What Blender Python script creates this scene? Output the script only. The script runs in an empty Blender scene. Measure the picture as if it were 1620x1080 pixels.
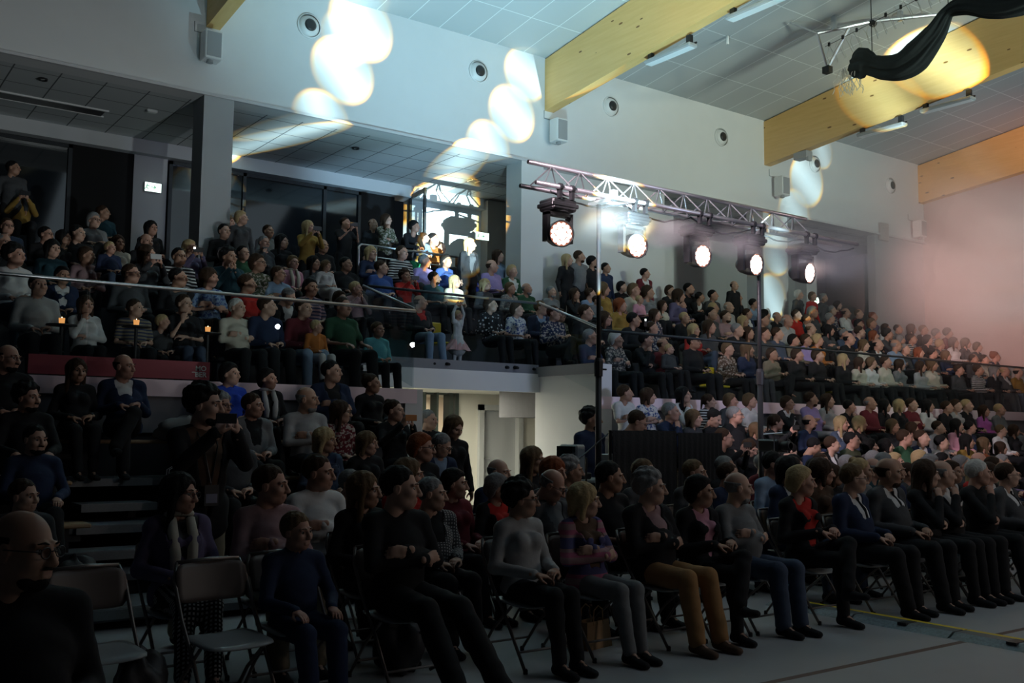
import bpy, math, random
import numpy as np
from mathutils import Vector, Matrix
PI = math.pi
random.seed(7)
SC = bpy.context.scene
COL = SC.collection
# ------------------------------------------------------------------ camera
FPX, CXP, CYP, CAMH = 1580.0, 810.0, 540.0, 1.6
def _n(v): return v / np.linalg.norm(v)
_d1 = _n(np.array([2190.0, -164, -FPX])); _d2 = np.array([-1150.0, -132, -FPX])
_d2 = _n(_d2 - _d1 * _d2.dot(_d1)); _d3 = np.cross(_d1, _d2)
RW = np.array([_d1, _d2, _d3])           # world = RW @ camera axes
cam = bpy.data.cameras.new('camera'); cam_o = bpy.data.objects.new('camera', cam); COL.objects.link(cam_o)
cam.sensor_width = 36.0; cam.lens = FPX / 1620 * 36.0; cam.clip_start = 0.05; cam.clip_end = 200
_m = Matrix([list(r) for r in RW]).to_4x4(); _m.translation = Vector((0, 0, CAMH)); cam_o.matrix_world = _m
SC.camera = cam_o
def ray(px, py): return RW @ np.array([px - CXP, -(py - CYP), -FPX])
def atY(px, py, Y):
    r = ray(px, py); return r * (Y / r[1]) + [0, 0, CAMH]
# ------------------------------------------------------------------ colour management and world
SC.view_settings.view_transform = 'Standard'; SC.view_settings.look = 'None'
SC.view_settings.exposure = 0.0; SC.view_settings.gamma = 1.0; SC.view_settings.use_curve_mapping = False
SC.cycles.use_denoising = True
SC.cycles.max_bounces = 6; SC.cycles.diffuse_bounces = 3; SC.cycles.glossy_bounces = 2; SC.cycles.transparent_max_bounces = 12
SC.cycles.volume_bounces = 0; SC.cycles.volume_step_rate = 2.0; SC.cycles.volume_max_steps = 96
SC.cycles.sample_clamp_indirect = 3.0; SC.cycles.caustics_reflective = False; SC.cycles.caustics_refractive = False
W = bpy.data.worlds.new('hall_air'); SC.world = W; W.use_nodes = True
W.node_tree.nodes['Background'].inputs[0].default_value = (0.55, 0.75, 1.0, 1); W.node_tree.nodes['Background'].inputs[1].default_value = 0.006
# ------------------------------------------------------------------ lights
def aim(o, frm, to):
    o.location = frm; o.rotation_euler = (Vector(to) - Vector(frm)).to_track_quat('-Z', 'Y').to_euler()
def area(name, frm, to, size, power, color, sy=None):
    l = bpy.data.lights.new(name, 'AREA'); l.size = size; l.energy = power; l.color = color
    if sy: l.shape = 'RECTANGLE'; l.size_y = sy
    o = bpy.data.objects.new(name, l); COL.objects.link(o); aim(o, frm, to); return o
def spot(name, frm, to, deg, power, color, blend=0.3, radius=0.05):
    l = bpy.data.lights.new(name, 'SPOT'); l.spot_size = math.radians(deg); l.energy = power; l.color = color
    l.spot_blend = blend; l.shadow_soft_size = radius
    o = bpy.data.objects.new(name, l); COL.objects.link(o); aim(o, frm, to); return o
def gobo(frm, px, py, plane, rad_px, power, tilt=0.0, band=True, blue=0.0):
    """profile projector with a slightly chromatic edge: a hard disc whose rim turns amber"""
    if plane[0] == 'Y': to = atY(px, py, plane[1])
    elif plane[0] == 'X':
        r = ray(px, py); to = r * (plane[1] / r[0]) + [0, 0, CAMH]
    else:
        r = ray(px, py); to = r * ((plane[1] - CAMH) / r[2]) + [0, 0, CAMH]
    d = np.linalg.norm(to - np.array(frm))
    depth = float(np.dot(RW[:, 2], -(to - np.array([0, 0, CAMH]))))
    half = math.atan(1.08 * rad_px * depth / FPX / d)
    o = spot('projector_beam', frm, to, math.degrees(half) * 2.5, power, (1, 1, 1), 0.0, 0.01)
    l = o.data; l.use_nodes = True; nt = l.node_tree; N = nt.nodes; L = nt.links
    em = N['Emission']
    tc = N.new('ShaderNodeTexCoord'); sep = N.new('ShaderNodeSeparateXYZ'); L.new(tc.outputs['Normal'], sep.inputs[0])
    def mt(op, a, b=None):
        n = N.new('ShaderNodeMath'); n.operation = op
        for i, v in enumerate((a, b)):
            if v is None: continue
            if isinstance(v, (int, float)): n.inputs[i].default_value = v
            else: L.new(v, n.inputs[i])
        return n.outputs[0]
    u = mt('DIVIDE', sep.outputs[0], sep.outputs[2]); v = mt('DIVIDE', sep.outputs[1], sep.outputs[2])
    r = mt('DIVIDE', mt('SQRT', mt('ADD', mt('MULTIPLY', u, u), mt('MULTIPLY', v, v))), math.tan(half))
    cr = N.new('ShaderNodeValToRGB'); L.new(r, cr.inputs[0]); e = cr.color_ramp.elements
    e[0].position = 0.0; e[0].color = (0.62, 0.92, 1.0, 1)
    e[1].position = 1.0; e[1].color = (0, 0, 0, 1)
    for p_, c_ in ((0.80, (0.70, 0.95, 0.98, 1)), (0.90, (1.0, 0.80, 0.22, 1)), (0.95, (0.9, 0.42, 0.03, 1))):
        q = e.new(p_); q.color = c_
    s = mt('ADD', mt('MULTIPLY', u, math.cos(tilt) / math.tan(half)), mt('MULTIPLY', v, math.sin(tilt) / math.tan(half)))
    st = mt('ADD', mt('MULTIPLY', mt('POWER', 2.718, mt('MULTIPLY', mt('MULTIPLY', s, s), -3.0)), 0.80), 0.12)
    L.new(cr.outputs[0], em.inputs[0]); L.new(st, em.inputs[1])
    return o
SRC_A = (15.0, -3.0, 2.2); SRC_B = (19.0, -2.0, 2.4); SRC_C = (24.0, 1.0, 2.2)
Yw = 16.5
GP = 42000
for (px, py, rp, t) in ((572, 42, 52, 0.8), (548, 60, 40, 0.2), (543, 112, 50, 0.8), (508, 188, 44, 0.3), (428, 222, 40, 0.4), (352, 306, 34, 0.2)):
    gobo(SRC_A, px, py, ('Y', Yw) if py < 195 else (('Z', 7.25) if py < 260 else ('Y', 20)), rp, GP * (rp / 50) ** 2 * (1 if py < 195 else 4), t)
for (px, py, rp, t) in ((832, 118, 40, 1.2), (810, 180, 43, 0.9), (772, 232, 40, 0.5), (722, 262, 40, 0.4), (702, 340, 62, 0.6), (668, 392, 48, 1.0), (722, 440, 36, 0.5)):
    gobo(SRC_A if py < 240 else (3.8, -2.0, 1.9), px, py, ('Y', Yw) if py < 240 else (('Z', 7.25) if py < 300 else ('Y', 20 if py < 420 else 15.4)), rp, GP * 1.15 * (rp / 50) ** 2 * (1 if py < 240 else 3), t)
for (px, py, rp, t) in ((1400, 160, 46, 0.5), (1478, 92, 58, 1.2)):
    gobo((12.0, 2.0, 2.0), px, py, ('X', 19.8), rp, 30000 * (rp / 50) ** 2, t)
for (px, py, rp, t) in ((1300, 240, 26, 0.4), (1276, 286, 40, 0.9), (1256, 338, 37, 0.6), (1232, 402, 33, 0.2), (1222, 470, 36, 0.5)):
    gobo(SRC_B, px, py, ('Y', Yw if py < 380 else 16.4), rp, GP * 0.85 * (rp / 50) ** 2, t)
spot('cyan_wash', (3.5, -1.5, 4.5), (10.6, 16.0, 10.2), 42, 1500, (0.52, 0.88, 1.0), 1.0, 0.1)
spot('cyan_ceiling', (8.6, 9.9, 2.0), (9.6, 12.9, 10.0), 84, 3900, (0.47, 0.85, 1.0), 1.0, 0.1)  # added uplight that brightens the hall ceiling, no fixture there
spot('beam_fill', (9.2, 8.5, 7.6), (12.8, 11.2, 9.35), 62, 480, (0.95, 1.0, 0.72), 1.0, 0.1)  # added lamp in mid-air, brightens the left face of the second beam
spot('cool_ceiling_right', (19.5, 3.0, 1.5), (22.5, 11.5, 10.2), 66, 900, (0.45, 0.74, 1.0), 1.0, 0.1)  # added spot lifting the hall ceiling on the right
spot('soffit_left', (6.5, 3.0, 1.2), (2.8, 18.6, 7.2), 34, 1100, (0.85, 0.95, 0.95), 1.0, 0.1)  # added spot to brighten the gallery soffit at the left
spot('cyan_soffit_fill', (9.5, 8.0, 1.75), (10.4, 18.6, 6.55), 19, 2900, (0.42, 0.74, 1.0), 1.0, 0.1)  # added spot above the seats, brightens the middle of the soffit
spot('cool_wash_right', (17.0, -1.5, 5.0), (19.0, 16.5, 9.0), 60, 4000, (0.82, 1.0, 0.86), 1.0, 0.8)
spot('cool_wash_left', (3.0, -2.5, 4.0), (3.0, 16.5, 8.3), 50, 60, (0.80, 0.82, 1.0), 1.0, 0.8)
for (_x, _y, _z) in ((17, -5, 4.5), (13, -7, 5.0), (21, -3, 4.0)): spot('stage_glow', (_x, _y, _z), (10, 11, 1.8), 100, 235, (1.0, 0.88, 0.80), 1.0, 0.08)
area('roof_fill', (11, 4, 9.6), (11, 9, 0), 8.0, 110, (0.70, 0.88, 1.0))  # added overhead area lamp so the crowd shows, stands in for bounce
spot('gallery_fill', (12, 0.0, 4.0), (11.4, 16.0, 4.8), 44, 1350, (0.52, 0.66, 1.0), 1.0, 0.8)
# ------------------------------------------------------------------ materials
MATS = {}
def mat(name, color, rough=0.7, metal=0.0, noise=0.0, scale=8.0, bump=0.0, emit=0.0, spec=0.5, trans=0.0, alpha=1.0, ecol=None):
    key = name
    if key in MATS: return MATS[key]
    m = bpy.data.materials.new(name); MATS[key] = m; m.use_nodes = True; nt = m.node_tree; N = nt.nodes; L = nt.links
    b = N['Principled BSDF']; b.inputs['Base Color'].default_value = (*color, 1); b.inputs['Roughness'].default_value = rough
    b.inputs['Metallic'].default_value = metal; b.inputs['Specular IOR Level'].default_value = spec
    if trans: b.inputs['Transmission Weight'].default_value = trans
    if alpha < 1: b.inputs['Alpha'].default_value = alpha
    if emit:
        b.inputs['Emission Color'].default_value = (*(ecol or color), 1); b.inputs['Emission Strength'].default_value = emit
    if noise or bump:
        tc = N.new('ShaderNodeTexCoord'); nz = N.new('ShaderNodeTexNoise'); nz.inputs['Scale'].default_value = scale; nz.inputs['Detail'].default_value = 2
        L.new(tc.outputs['Object'], nz.inputs['Vector'])
        if noise:
            mx = N.new('ShaderNodeMix'); mx.data_type = 'RGBA'
            mx.inputs['A'].default_value = (*[max(0, c * (1 - noise)) for c in color], 1); mx.inputs['B'].default_value = (*[min(1, c * (1 + noise)) for c in color], 1)
            L.new(nz.outputs['Fac'], mx.inputs['Factor']); L.new(mx.outputs['Result'], b.inputs['Base Color'])
        if bump:
            bp = N.new('ShaderNodeBump'); bp.inputs['Strength'].default_value = bump; bp.inputs['Distance'].default_value = 0.02
            L.new(nz.outputs['Fac'], bp.inputs['Height']); L.new(bp.outputs['Normal'], b.inputs['Normal'])
    return m
def emat(name, color, strength):
    if name in MATS: return MATS[name]
    m = bpy.data.materials.new(name); MATS[name] = m; m.use_nodes = True; N = m.node_tree.nodes
    b = N['Principled BSDF']; b.inputs['Base Color'].default_value = (0.02, 0.02, 0.02, 1)
    b.inputs['Emission Color'].default_value = (*color, 1); b.inputs['Emission Strength'].default_value = strength; return m
def gridmat(name, color, line, sx, sy, ox=0.0, oy=0.0, w=0.02, rough=0.8, slope=None):
    """panel joints every sx by sy metres in object x and y"""
    m = mat(name, color, rough); nt = m.node_tree; N = nt.nodes; L = nt.links; b = N['Principled BSDF']
    tc = N.new('ShaderNodeTexCoord'); sep = N.new('ShaderNodeSeparateXYZ'); L.new(tc.outputs['Object'], sep.inputs[0])
    def mt(op, a, bb):
        n = N.new('ShaderNodeMath'); n.operation = op
        for i, v in enumerate((a, bb)):
            if isinstance(v, (int, float)): n.inputs[i].default_value = v
            else: L.new(v, n.inputs[i])
        return n.outputs[0]
    def ln(o, s, off): return mt('LESS_THAN', mt('FLOORED_MODULO', mt('SUBTRACT', o, off), s), w)
    g = mt('MAXIMUM', ln(sep.outputs[0], sx, ox), ln(sep.outputs[1], sy, oy))
    mx = N.new('ShaderNodeMix'); mx.data_type = 'RGBA'; mx.inputs['A'].default_value = (*color, 1); mx.inputs['B'].default_value = (*line, 1)
    L.new(g, mx.inputs['Factor']); L.new(mx.outputs['Result'], b.inputs['Base Color']); return m
def woodmat(name, c1, c2):
    m = mat(name, c1, 0.55); nt = m.node_tree; N = nt.nodes; L = nt.links; b = N['Principled BSDF']
    tc = N.new('ShaderNodeTexCoord'); mp = N.new('ShaderNodeMapping'); mp.inputs['Scale'].default_value = (6, 0.6, 9)
    L.new(tc.outputs['Object'], mp.inputs[0]); nz = N.new('ShaderNodeTexNoise'); nz.inputs['Scale'].default_value = 2.2; nz.inputs['Detail'].default_value = 4
    L.new(mp.outputs[0], nz.inputs['Vector']); mx = N.new('ShaderNodeMix'); mx.data_type = 'RGBA'; mx.inputs['A'].default_value = (*c1, 1); mx.inputs['B'].default_value = (*c2, 1)
    L.new(nz.outputs['Fac'], mx.inputs['Factor'])
    vo = N.new('ShaderNodeTexVoronoi'); vo.inputs['Scale'].default_value = 1.0
    mp2 = N.new('ShaderNodeMapping'); mp2.inputs['Scale'].default_value = (3.2, 1.7, 5.0); L.new(tc.outputs['Object'], mp2.inputs[0]); L.new(mp2.outputs[0], vo.inputs['Vector'])
    lt = N.new('ShaderNodeMath'); lt.operation = 'LESS_THAN'; lt.inputs[1].default_value = 0.10; L.new(vo.outputs['Distance'], lt.inputs[0])
    m2 = N.new('ShaderNodeMix'); m2.data_type = 'RGBA'; m2.inputs['B'].default_value = (c1[0] * .3, c1[1] * .22, c1[2] * .15, 1)
    L.new(lt.outputs[0], m2.inputs['Factor']); L.new(mx.outputs['Result'], m2.inputs['A']); L.new(m2.outputs['Result'], b.inputs['Base Color']); return m
wall_w = mat('painted_wall', (0.72, 0.73, 0.74), 0.85, noise=0.03, scale=3)
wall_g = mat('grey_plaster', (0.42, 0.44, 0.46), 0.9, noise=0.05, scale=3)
wall_c = mat('cream_wall', (0.72, 0.69, 0.60), 0.85)
slab_g = mat('grey_slab_paint', (0.20, 0.20, 0.22), 0.8)
band_w = mat('pale_band_paint', (0.93, 0.74, 0.80), 0.7)  # pink stage light on the band is raised into its base colour
dark_step = mat('dark_step', (0.05, 0.05, 0.055), 0.8, noise=0.2, scale=12)
alu = mat('aluminium', (0.62, 0.63, 0.66), 0.32, 0.9, noise=0.06, scale=20)
steel = mat('brushed_steel', (0.55, 0.56, 0.58), 0.28, 1.0)
blackm = mat('black_metal', (0.025, 0.025, 0.028), 0.45, 0.3)
blackp = mat('black_plastic', (0.02, 0.02, 0.022), 0.4)
blackc = mat('black_cloth', (0.012, 0.012, 0.014), 0.95, bump=0.4, scale=30)
whitep = mat('white_plastic', (0.75, 0.76, 0.76), 0.4)
greyp = mat('grey_plastic', (0.32, 0.33, 0.34), 0.5)
frame_d = mat('anthracite_frame', (0.03, 0.035, 0.04), 0.4, 0.4)
yellowp = mat('yellow_plastic', (0.75, 0.55, 0.02), 0.45)
glass_dark = mat('night_glass', (0.012, 0.016, 0.02), 0.06, 0.0, spec=0.9)
def glassmat():
    m = bpy.data.materials.new('rail_glass'); m.use_nodes = True; nt = m.node_tree; N = nt.nodes; L = nt.links; N.remove(N['Principled BSDF'])
    t = N.new('ShaderNodeBsdfTransparent'); t.inputs[0].default_value = (0.90, 0.93, 0.93, 1); g = N.new('ShaderNodeBsdfGlossy'); g.inputs['Roughness'].default_value = 0.0; g.inputs[0].default_value = (0.8, 0.85, 0.9, 1)
    lw = N.new('ShaderNodeLayerWeight'); lw.inputs['Blend'].default_value = 0.5; pw = N.new('ShaderNodeMath'); pw.operation = 'POWER'; pw.inputs[1].default_value = 4.0; L.new(lw.outputs['Facing'], pw.inputs[0]); fr = N.new('ShaderNodeMath'); fr.operation = 'MULTIPLY_ADD'; fr.inputs[1].default_value = 0.5; fr.inputs[2].default_value = 0.03; L.new(pw.outputs[0], fr.inputs[0]); mx = N.new('ShaderNodeMixShader')
    L.new(fr.outputs[0], mx.inputs[0]); L.new(t.outputs[0], mx.inputs[1]); L.new(g.outputs[0], mx.inputs[2]); L.new(mx.outputs[0], N['Material Output'].inputs[0]); return m
glass = glassmat()
# ------------------------------------------------------------------ mesh helpers
class MB:
    def __init__(s): s.v = []; s.f = []; s.mi = []; s.cur = 0
    def m(s, i): s.cur = i; return s
    def add(s, vs, fs):
        b = len(s.v); s.v += [tuple(v) for v in vs]; s.f += [tuple(b + i for i in f) for f in fs]; s.mi += [s.cur] * len(fs); return s
    def box(s, x0, y0, z0, x1, y1, z1):
        if x0 > x1: x0, x1 = x1, x0
        if y0 > y1: y0, y1 = y1, y0
        if z0 > z1: z0, z1 = z1, z0
        return s.add([(x0, y0, z0), (x1, y0, z0), (x1, y1, z0), (x0, y1, z0), (x0, y0, z1), (x1, y0, z1), (x1, y1, z1), (x0, y1, z1)],
                     [(0, 3, 2, 1), (4, 5, 6, 7), (0, 1, 5, 4), (1, 2, 6, 5), (2, 3, 7, 6), (3, 0, 4, 7)])
    def bbox(s, x0, y0, z0, x1, y1, z1, c=0.02):
        """box with chamfered vertical and horizontal edges"""
        vs = []; X = (x0, x1); Y = (y0, y1); Z = (z0, z1)
        import itertools
        idx = {}
        for i, j, k in itertools.product((0, 1), repeat=3):
            sx, sy, sz = (1 if i == 0 else -1), (1 if j == 0 else -1), (1 if k == 0 else -1)
            for a in range(3):
                p = [X[i] + sx * c, Y[j] + sy * c, Z[k] + sz * c]; p[a] = (X[i], Y[j], Z[k])[a]
                idx[(i, j, k, a)] = len(vs); vs.append(tuple(p))
        fs = []
        def I(i, j, k, a): return idx[(i, j, k, a)]
        for a in range(3):
            o = [q for q in range(3) if q != a]
            for e in (0, 1):
                cyc = [(0, 0), (1, 0), (1, 1), (0, 1)]
                f = []
                for u, w in cyc:
                    t = [0, 0, 0]; t[a] = e; t[o[0]] = u; t[o[1]] = w; f.append(I(*t, a))
                fs.append(tuple(f))
            for u in (0, 1):
                for w in (0, 1):
                    t = [0, 0, 0]; t[o[0]] = u; t[o[1]] = w; t0 = list(t); t1 = list(t); t1[a] = 1
                    fs.append((I(*t0, o[0]), I(*t1, o[0]), I(*t1, o[1]), I(*t0, o[1])))
        for i, j, k in itertools.product((0, 1), repeat=3): fs.append((I(i, j, k, 0), I(i, j, k, 1), I(i, j, k, 2)))
        return s.add(vs, fs)
    def tube(s, pts, r, n=8, cap=True):
        pts = [Vector(p) for p in pts]; rr = r if isinstance(r, (list, tuple)) else [r] * len(pts)
        rings = []; ref = None
        for i, p in enumerate(pts):
            d = (pts[min(i + 1, len(pts) - 1)] - pts[max(i - 1, 0)]).normalized()
            if ref is None: ref = Vector((0, 0, 1)) if abs(d.z) < 0.9 else Vector((1, 0, 0))
            u = d.cross(ref).normalized(); w = u.cross(d).normalized(); ref = w
            rings.append([tuple(p + (u * math.cos(2 * PI * k / n) + w * math.sin(2 * PI * k / n)) * rr[i]) for k in range(n)])
        vs = [v for q in rings for v in q]; fs = []
        for i in range(len(pts) - 1):
            for k in range(n): fs.append((i * n + k, i * n + (k + 1) % n, (i + 1) * n + (k + 1) % n, (i + 1) * n + k))
        if cap: fs += [tuple(range(n - 1, -1, -1)), tuple((len(pts) - 1) * n + k for k in range(n))]
        return s.add(vs, fs)
    def lathe(s, prof, n=20, axis=((0, 0, 0), (0, 0, 1))):
        """prof: (radius, height) along an axis (origin, direction)"""
        o = Vector(axis[0]); d = Vector(axis[1]).normalized(); ref = Vector((0, 0, 1)) if abs(d.z) < 0.9 else Vector((1, 0, 0))
        u = d.cross(ref).normalized(); w = u.cross(d)
        vs = []; fs = []
        for r, h in prof:
            for k in range(n): a = 2 * PI * k / n; vs.append(tuple(o + d * h + (u * math.cos(a) + w * math.sin(a)) * max(r, 1e-4)))
        for i in range(len(prof) - 1):
            for k in range(n): fs.append((i * n + k, i * n + (k + 1) % n, (i + 1) * n + (k + 1) % n, (i + 1) * n + k))
        return s.add(vs, fs)
    def quad(s, a, b, c, d): return s.add([a, b, c, d], [(0, 1, 2, 3)])
    def build(s, name, mats, parent=None, smooth=False, loc=None):
        me = bpy.data.meshes.new(name); me.from_pydata(s.v, [], s.f)
        if not isinstance(mats, (list, tuple)): mats = [mats]
        for m in mats: me.materials.append(m)
        me.polygons.foreach_set('material_index', s.mi)
        me.polygons.foreach_set('use_smooth', [smooth] * len(s.f)); me.update()
        o = bpy.data.objects.new(name, me); COL.objects.link(o)
        if parent: o.parent = parent
        if loc: o.location = loc
        return o
def tag(o, label=None, cat=None, group=None, kind=None):
    if label: o['label'] = label
    if cat: o['category'] = cat
    if group: o['group'] = group
    if kind: o['kind'] = kind
    return o
def empty(name, loc=(0, 0, 0), rz=0.0, label=None, cat=None, group=None):
    o = bpy.data.objects.new(name, None); COL.objects.link(o); o.location = loc; o.rotation_euler = (0, 0, rz); o.empty_display_size = 0.1
    return tag(o, label, cat, group)
def S(name, mb, m, **k): return tag(mb.build(name, m, **k), kind='structure')
def copy_tree(o, parent=None):
    c = o.copy(); COL.objects.link(c); c.parent = parent
    for ch in [q for q in o.children]: copy_tree(ch, c)
    return c
# ------------------------------------------------------------------ room shell
def floormat():
    m = mat('sports_floor', (0.36, 0.37, 0.38), 0.5, noise=0.08, scale=2.5); nt = m.node_tree; N = nt.nodes; L = nt.links; b = N['Principled BSDF']
    prev = b.inputs['Base Color'].links[0].from_socket
    tc = N.new('ShaderNodeTexCoord'); sep = N.new('ShaderNodeSeparateXYZ'); L.new(tc.outputs['Object'], sep.inputs[0])
    def band(o, c, w):
        a = N.new('ShaderNodeMath'); a.operation = 'COMPARE'; a.inputs[1].default_value = c; a.inputs[2].default_value = w; L.new(o, a.inputs[0]); return a.outputs[0]
    for sock, c, w, col in ((sep.outputs[1], 4.39, 0.03, (0.10, 0.045, 0.03)), (sep.outputs[0], 12.4, 0.025, (0.06, 0.07, 0.07)), (sep.outputs[0], -1.0, 0.025, (0.10, 0.045, 0.03))):
        mx = N.new('ShaderNodeMix'); mx.data_type = 'RGBA'; L.new(band(sock, c, w), mx.inputs['Factor']); L.new(prev, mx.inputs['A']); mx.inputs['B'].default_value = (*col, 1); prev = mx.outputs['Result']
    L.new(prev, b.inputs['Base Color']); return m
S('floor', MB().box(-5, -4, -0.2, 27, 20.6, 0.0), floormat())
XE = 27.0
# upper side wall above the gallery, with its underside
S('wall_side', MB().box(-5, 16.5, 7.25, XE, 16.85, 9.75), wall_w)
S('trim_1', MB().box(-5, 16.44, 7.25, XE, 16.5, 7.30), mat('wall_edge_trim', (0.6, 0.6, 0.62), 0.6))
# gallery soffit
S('ceiling_gallery', MB().box(-5, 16.85, 7.25, XE, 20.3, 7.4), gridmat('soffit_tiles', (0.60, 0.63, 0.64), (0.12, 0.13, 0.14), 0.69, 0.73, 0.48, 0.97, 0.022))
S('trim_2', MB().box(-5, 19.8, 6.98, 14.5, 20.0, 7.25), mat('soffit_ledge', (0.62, 0.64, 0.66), 0.7))
# pitched hall ceiling
_mb = MB(); tn = 0.137
_mb.add([(-5, -4, 9.6 + tn * 20.5), (XE, -4, 9.6 + tn * 20.5), (XE, 16.6, 9.6), (-5, 16.6, 9.6), (-5, -4, 9.8 + tn * 20.5), (XE, -4, 9.8 + tn * 20.5), (XE, 16.6, 9.8), (-5, 16.6, 9.8)],
        [(0, 1, 2, 3), (7, 6, 5, 4), (0, 4, 5, 1), (1, 5, 6, 2), (2, 6, 7, 3), (3, 7, 4, 0)])
S('ceiling_hall', _mb, gridmat('roof_panels', (0.50, 0.53, 0.54), (0.78, 0.82, 0.82), 0.70, 1.38, 0.27, 0.12, 0.02))
# glulam beams
bw = woodmat('glulam', (0.66, 0.40, 0.13), (0.80, 0.54, 0.22))
for i, x in enumerate((5.42, 12.75, 19.85, 26.75)):
    y0 = -4.0; zb = 8.45; zt = 9.58
    v = []
    for (y, a, b_) in ((16.5, zb, zt), (y0, zb + 0.105 * 20.5, zt + tn * 20.5)):
        v += [(x, y, a), (x + 0.24, y, a), (x + 0.24, y, b_), (x, y, b_)]
    tag(MB().add(v, [(0, 1, 2, 3), (7, 6, 5, 4), (0, 4, 5, 1), (1, 5, 6, 2), (2, 6, 7, 3), (3, 7, 4, 0)]).build('trim_%d' % (3 + i), bw), kind='structure')
# columns
for i, x in enumerate((5.42, 12.12, 19.72)):
    S('wall_column_%d' % (i + 1), MB().box(x, 16.46, 2.0, x + (0.52, 0.58, 0.95)[i], 17.0, 7.26), wall_g if i == 0 else wall_w)
S('wall_end', MB().box(XE, -4, 0, XE + 0.3, 20.6, 13), mat('end_wall_paint', (0.50, 0.44, 0.42), 0.9))
# infill walls in the gallery bays
S('wall_infill', MB().box(12.7, 16.75, 2.0, 16.55, 16.95, 7.26), wall_w)
S('wall_infill_far', MB().box(24.6, 16.55, 2.0, XE, 16.8, 7.26), wall_g)
S('wall_pier', MB().box(17.3, 17.6, 2.0, 17.7, 18.0, 7.26), wall_w)
S('wall_pier_far', MB().box(22.9, 17.6, 2.0, 23.35, 18.0, 7.26), wall_w)
# back wall of the gallery
_b = MB(); 
for (a, b_) in ((-5, -4.6), (5.25, 5.9), (11.5, XE)): _b.box(a, 20.0, 4.0, b_, 20.3, 7.25)
_b.box(-5, 20.0, 6.98, 11.5, 20.3, 7.25)
S('wall_back', _b, wall_w)
S('trim_7', MB().box(13.5, 19.7, 4.3, 14.2, 20.0, 7.2), mat('beige_pier', (0.42, 0.40, 0.37), 0.9))
S('wall_outside_night', MB().box(-5, 22.2, 4.0, 11.6, 22.4, 7.4), mat('night_outside', (0.015, 0.018, 0.022), 0.9))
def window(n, x0, x1, muls, z0=4.3, z1=6.95, pane=True):
    w = MB(); fw = 0.07
    w.box(x0, 19.93, z1 - fw, x1, 20.05, z1); w.box(x0, 19.93, z0, x1, 20.05, z0 + fw)
    for x in [x0] + list(muls) + [x1 - fw]: w.box(x, 19.93, z0, x + fw, 20.05, z1)
    f = tag(w.build('window_%d' % n, frame_d), kind='structure')
    if pane: MB().box(x0 + .02, 19.98, z0, x1 - .02, 20.0, z1).build('pane', glass_dark, f)
window(1, -4.6, 4.1, (-2.9, -1.2, 0.6, 2.3)); window(2, 5.92, 10.2, (7.45, 9.28)); 
_d = MB().box(4.1, 20.02, 4.3, 5.25, 20.06, 6.98).build('door_1', mat('dark_doorway', (0.006, 0.006, 0.007), 0.9)); tag(_d, kind='structure')  # black sheet stands in for the unlit open doorway
_d = MB().box(10.2, 20.02, 4.3, 11.1, 20.06, 6.98).build('door_2', MATS['dark_doorway']); tag(_d, kind='structure')  # same black sheet, shade of the second open doorway
# open glazed leaf of door_2, swung towards the seats
_l = MB(); _l.box(0, 0, 0, 0.09, 0.05, 2.75).box(0.86, 0, 0, 0.95, 0.05, 2.75).box(0, 0, 2.66, 0.95, 0.05, 2.75).box(0, 0, 0, 0.95, 0.05, 0.12)
leaf = _l.build('door_3', frame_d); tag(leaf, kind='structure'); leaf.location = (11.35, 19.0, 4.3); leaf.rotation_euler = (0, 0, math.radians(82))
MB().box(0.09, 0.02, 0.12, 0.86, 0.03, 2.66).build('pane', glass, leaf); MB().tube([(0.9, -0.05, 1.0), (0.9, -0.05, 1.3)], 0.012).build('door_handle', steel, leaf)
# ------------------------------------------------------------------ balcony decks (stepped), front bands, undersides
GY = [12.42, 13.27, 14.12, 14.97, 15.82, 16.67, 17.5]      # front edge of each row's step
GZ = [2.06, 2.48, 2.90, 3.32, 3.72, 4.10, 4.34]
_t = MB(); _t.box(-5, 12.2, 1.86, 7.1, 13.27, GZ[0]).box(10.56, 12.2, 1.86, XE, 13.27, GZ[0])
for k in range(1, 6):
    if k < 3: _t.box(-5, GY[k], 1.86, 7.1, GY[k + 1], GZ[k]).box(10.56, GY[k], 1.86, XE, GY[k + 1], GZ[k])
    else: _t.box(-5, GY[k], 2.52, XE, GY[k + 1], GZ[k])
_t.box(7.1, 13.8, 2.52, 10.5, 14.97, 2.66); _t.box(-5, 17.5, 2.5, XE, 20.6, GZ[6])
S('floor_gallery', _t, dark_step)
_t = MB(); _t.box(-5, 12.05, 1.98, 7.1, 12.2, 2.18).box(10.5, 12.05, 1.98, XE, 12.2, 2.18)
S('trim_8', _t, band_w)
_t = MB(); _t.box(-5, 12.1, 1.55, 6.95, 12.3, 1.98).box(10.6, 12.1, 1.55, XE, 12.3, 1.98)
S('trim_9', _t, slab_g)
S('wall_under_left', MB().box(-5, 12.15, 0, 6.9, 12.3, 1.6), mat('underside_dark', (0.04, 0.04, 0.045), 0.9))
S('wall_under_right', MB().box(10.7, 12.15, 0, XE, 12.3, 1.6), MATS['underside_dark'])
S('wall_jamb_left', MB().box(6.92, 12.06, 0, 7.2, 13.9, 2.18), wall_w)
S('wall_jamb_right', MB().box(10.5, 12.06, 0, 10.72, 13.8, 2.70), wall_w)
S('trim_10', MB().box(10.47, 12.08, 2.55, 10.6, 13.8, 2.72), slab_g)
S('trim_11', MB().box(7.1, 13.68, 2.28, 10.52, 13.8, 2.60), wall_w)
S('trim_12', MB().box(7.1, 13.74, 2.60, 10.52, 13.84, 2.76), slab_g)
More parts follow.
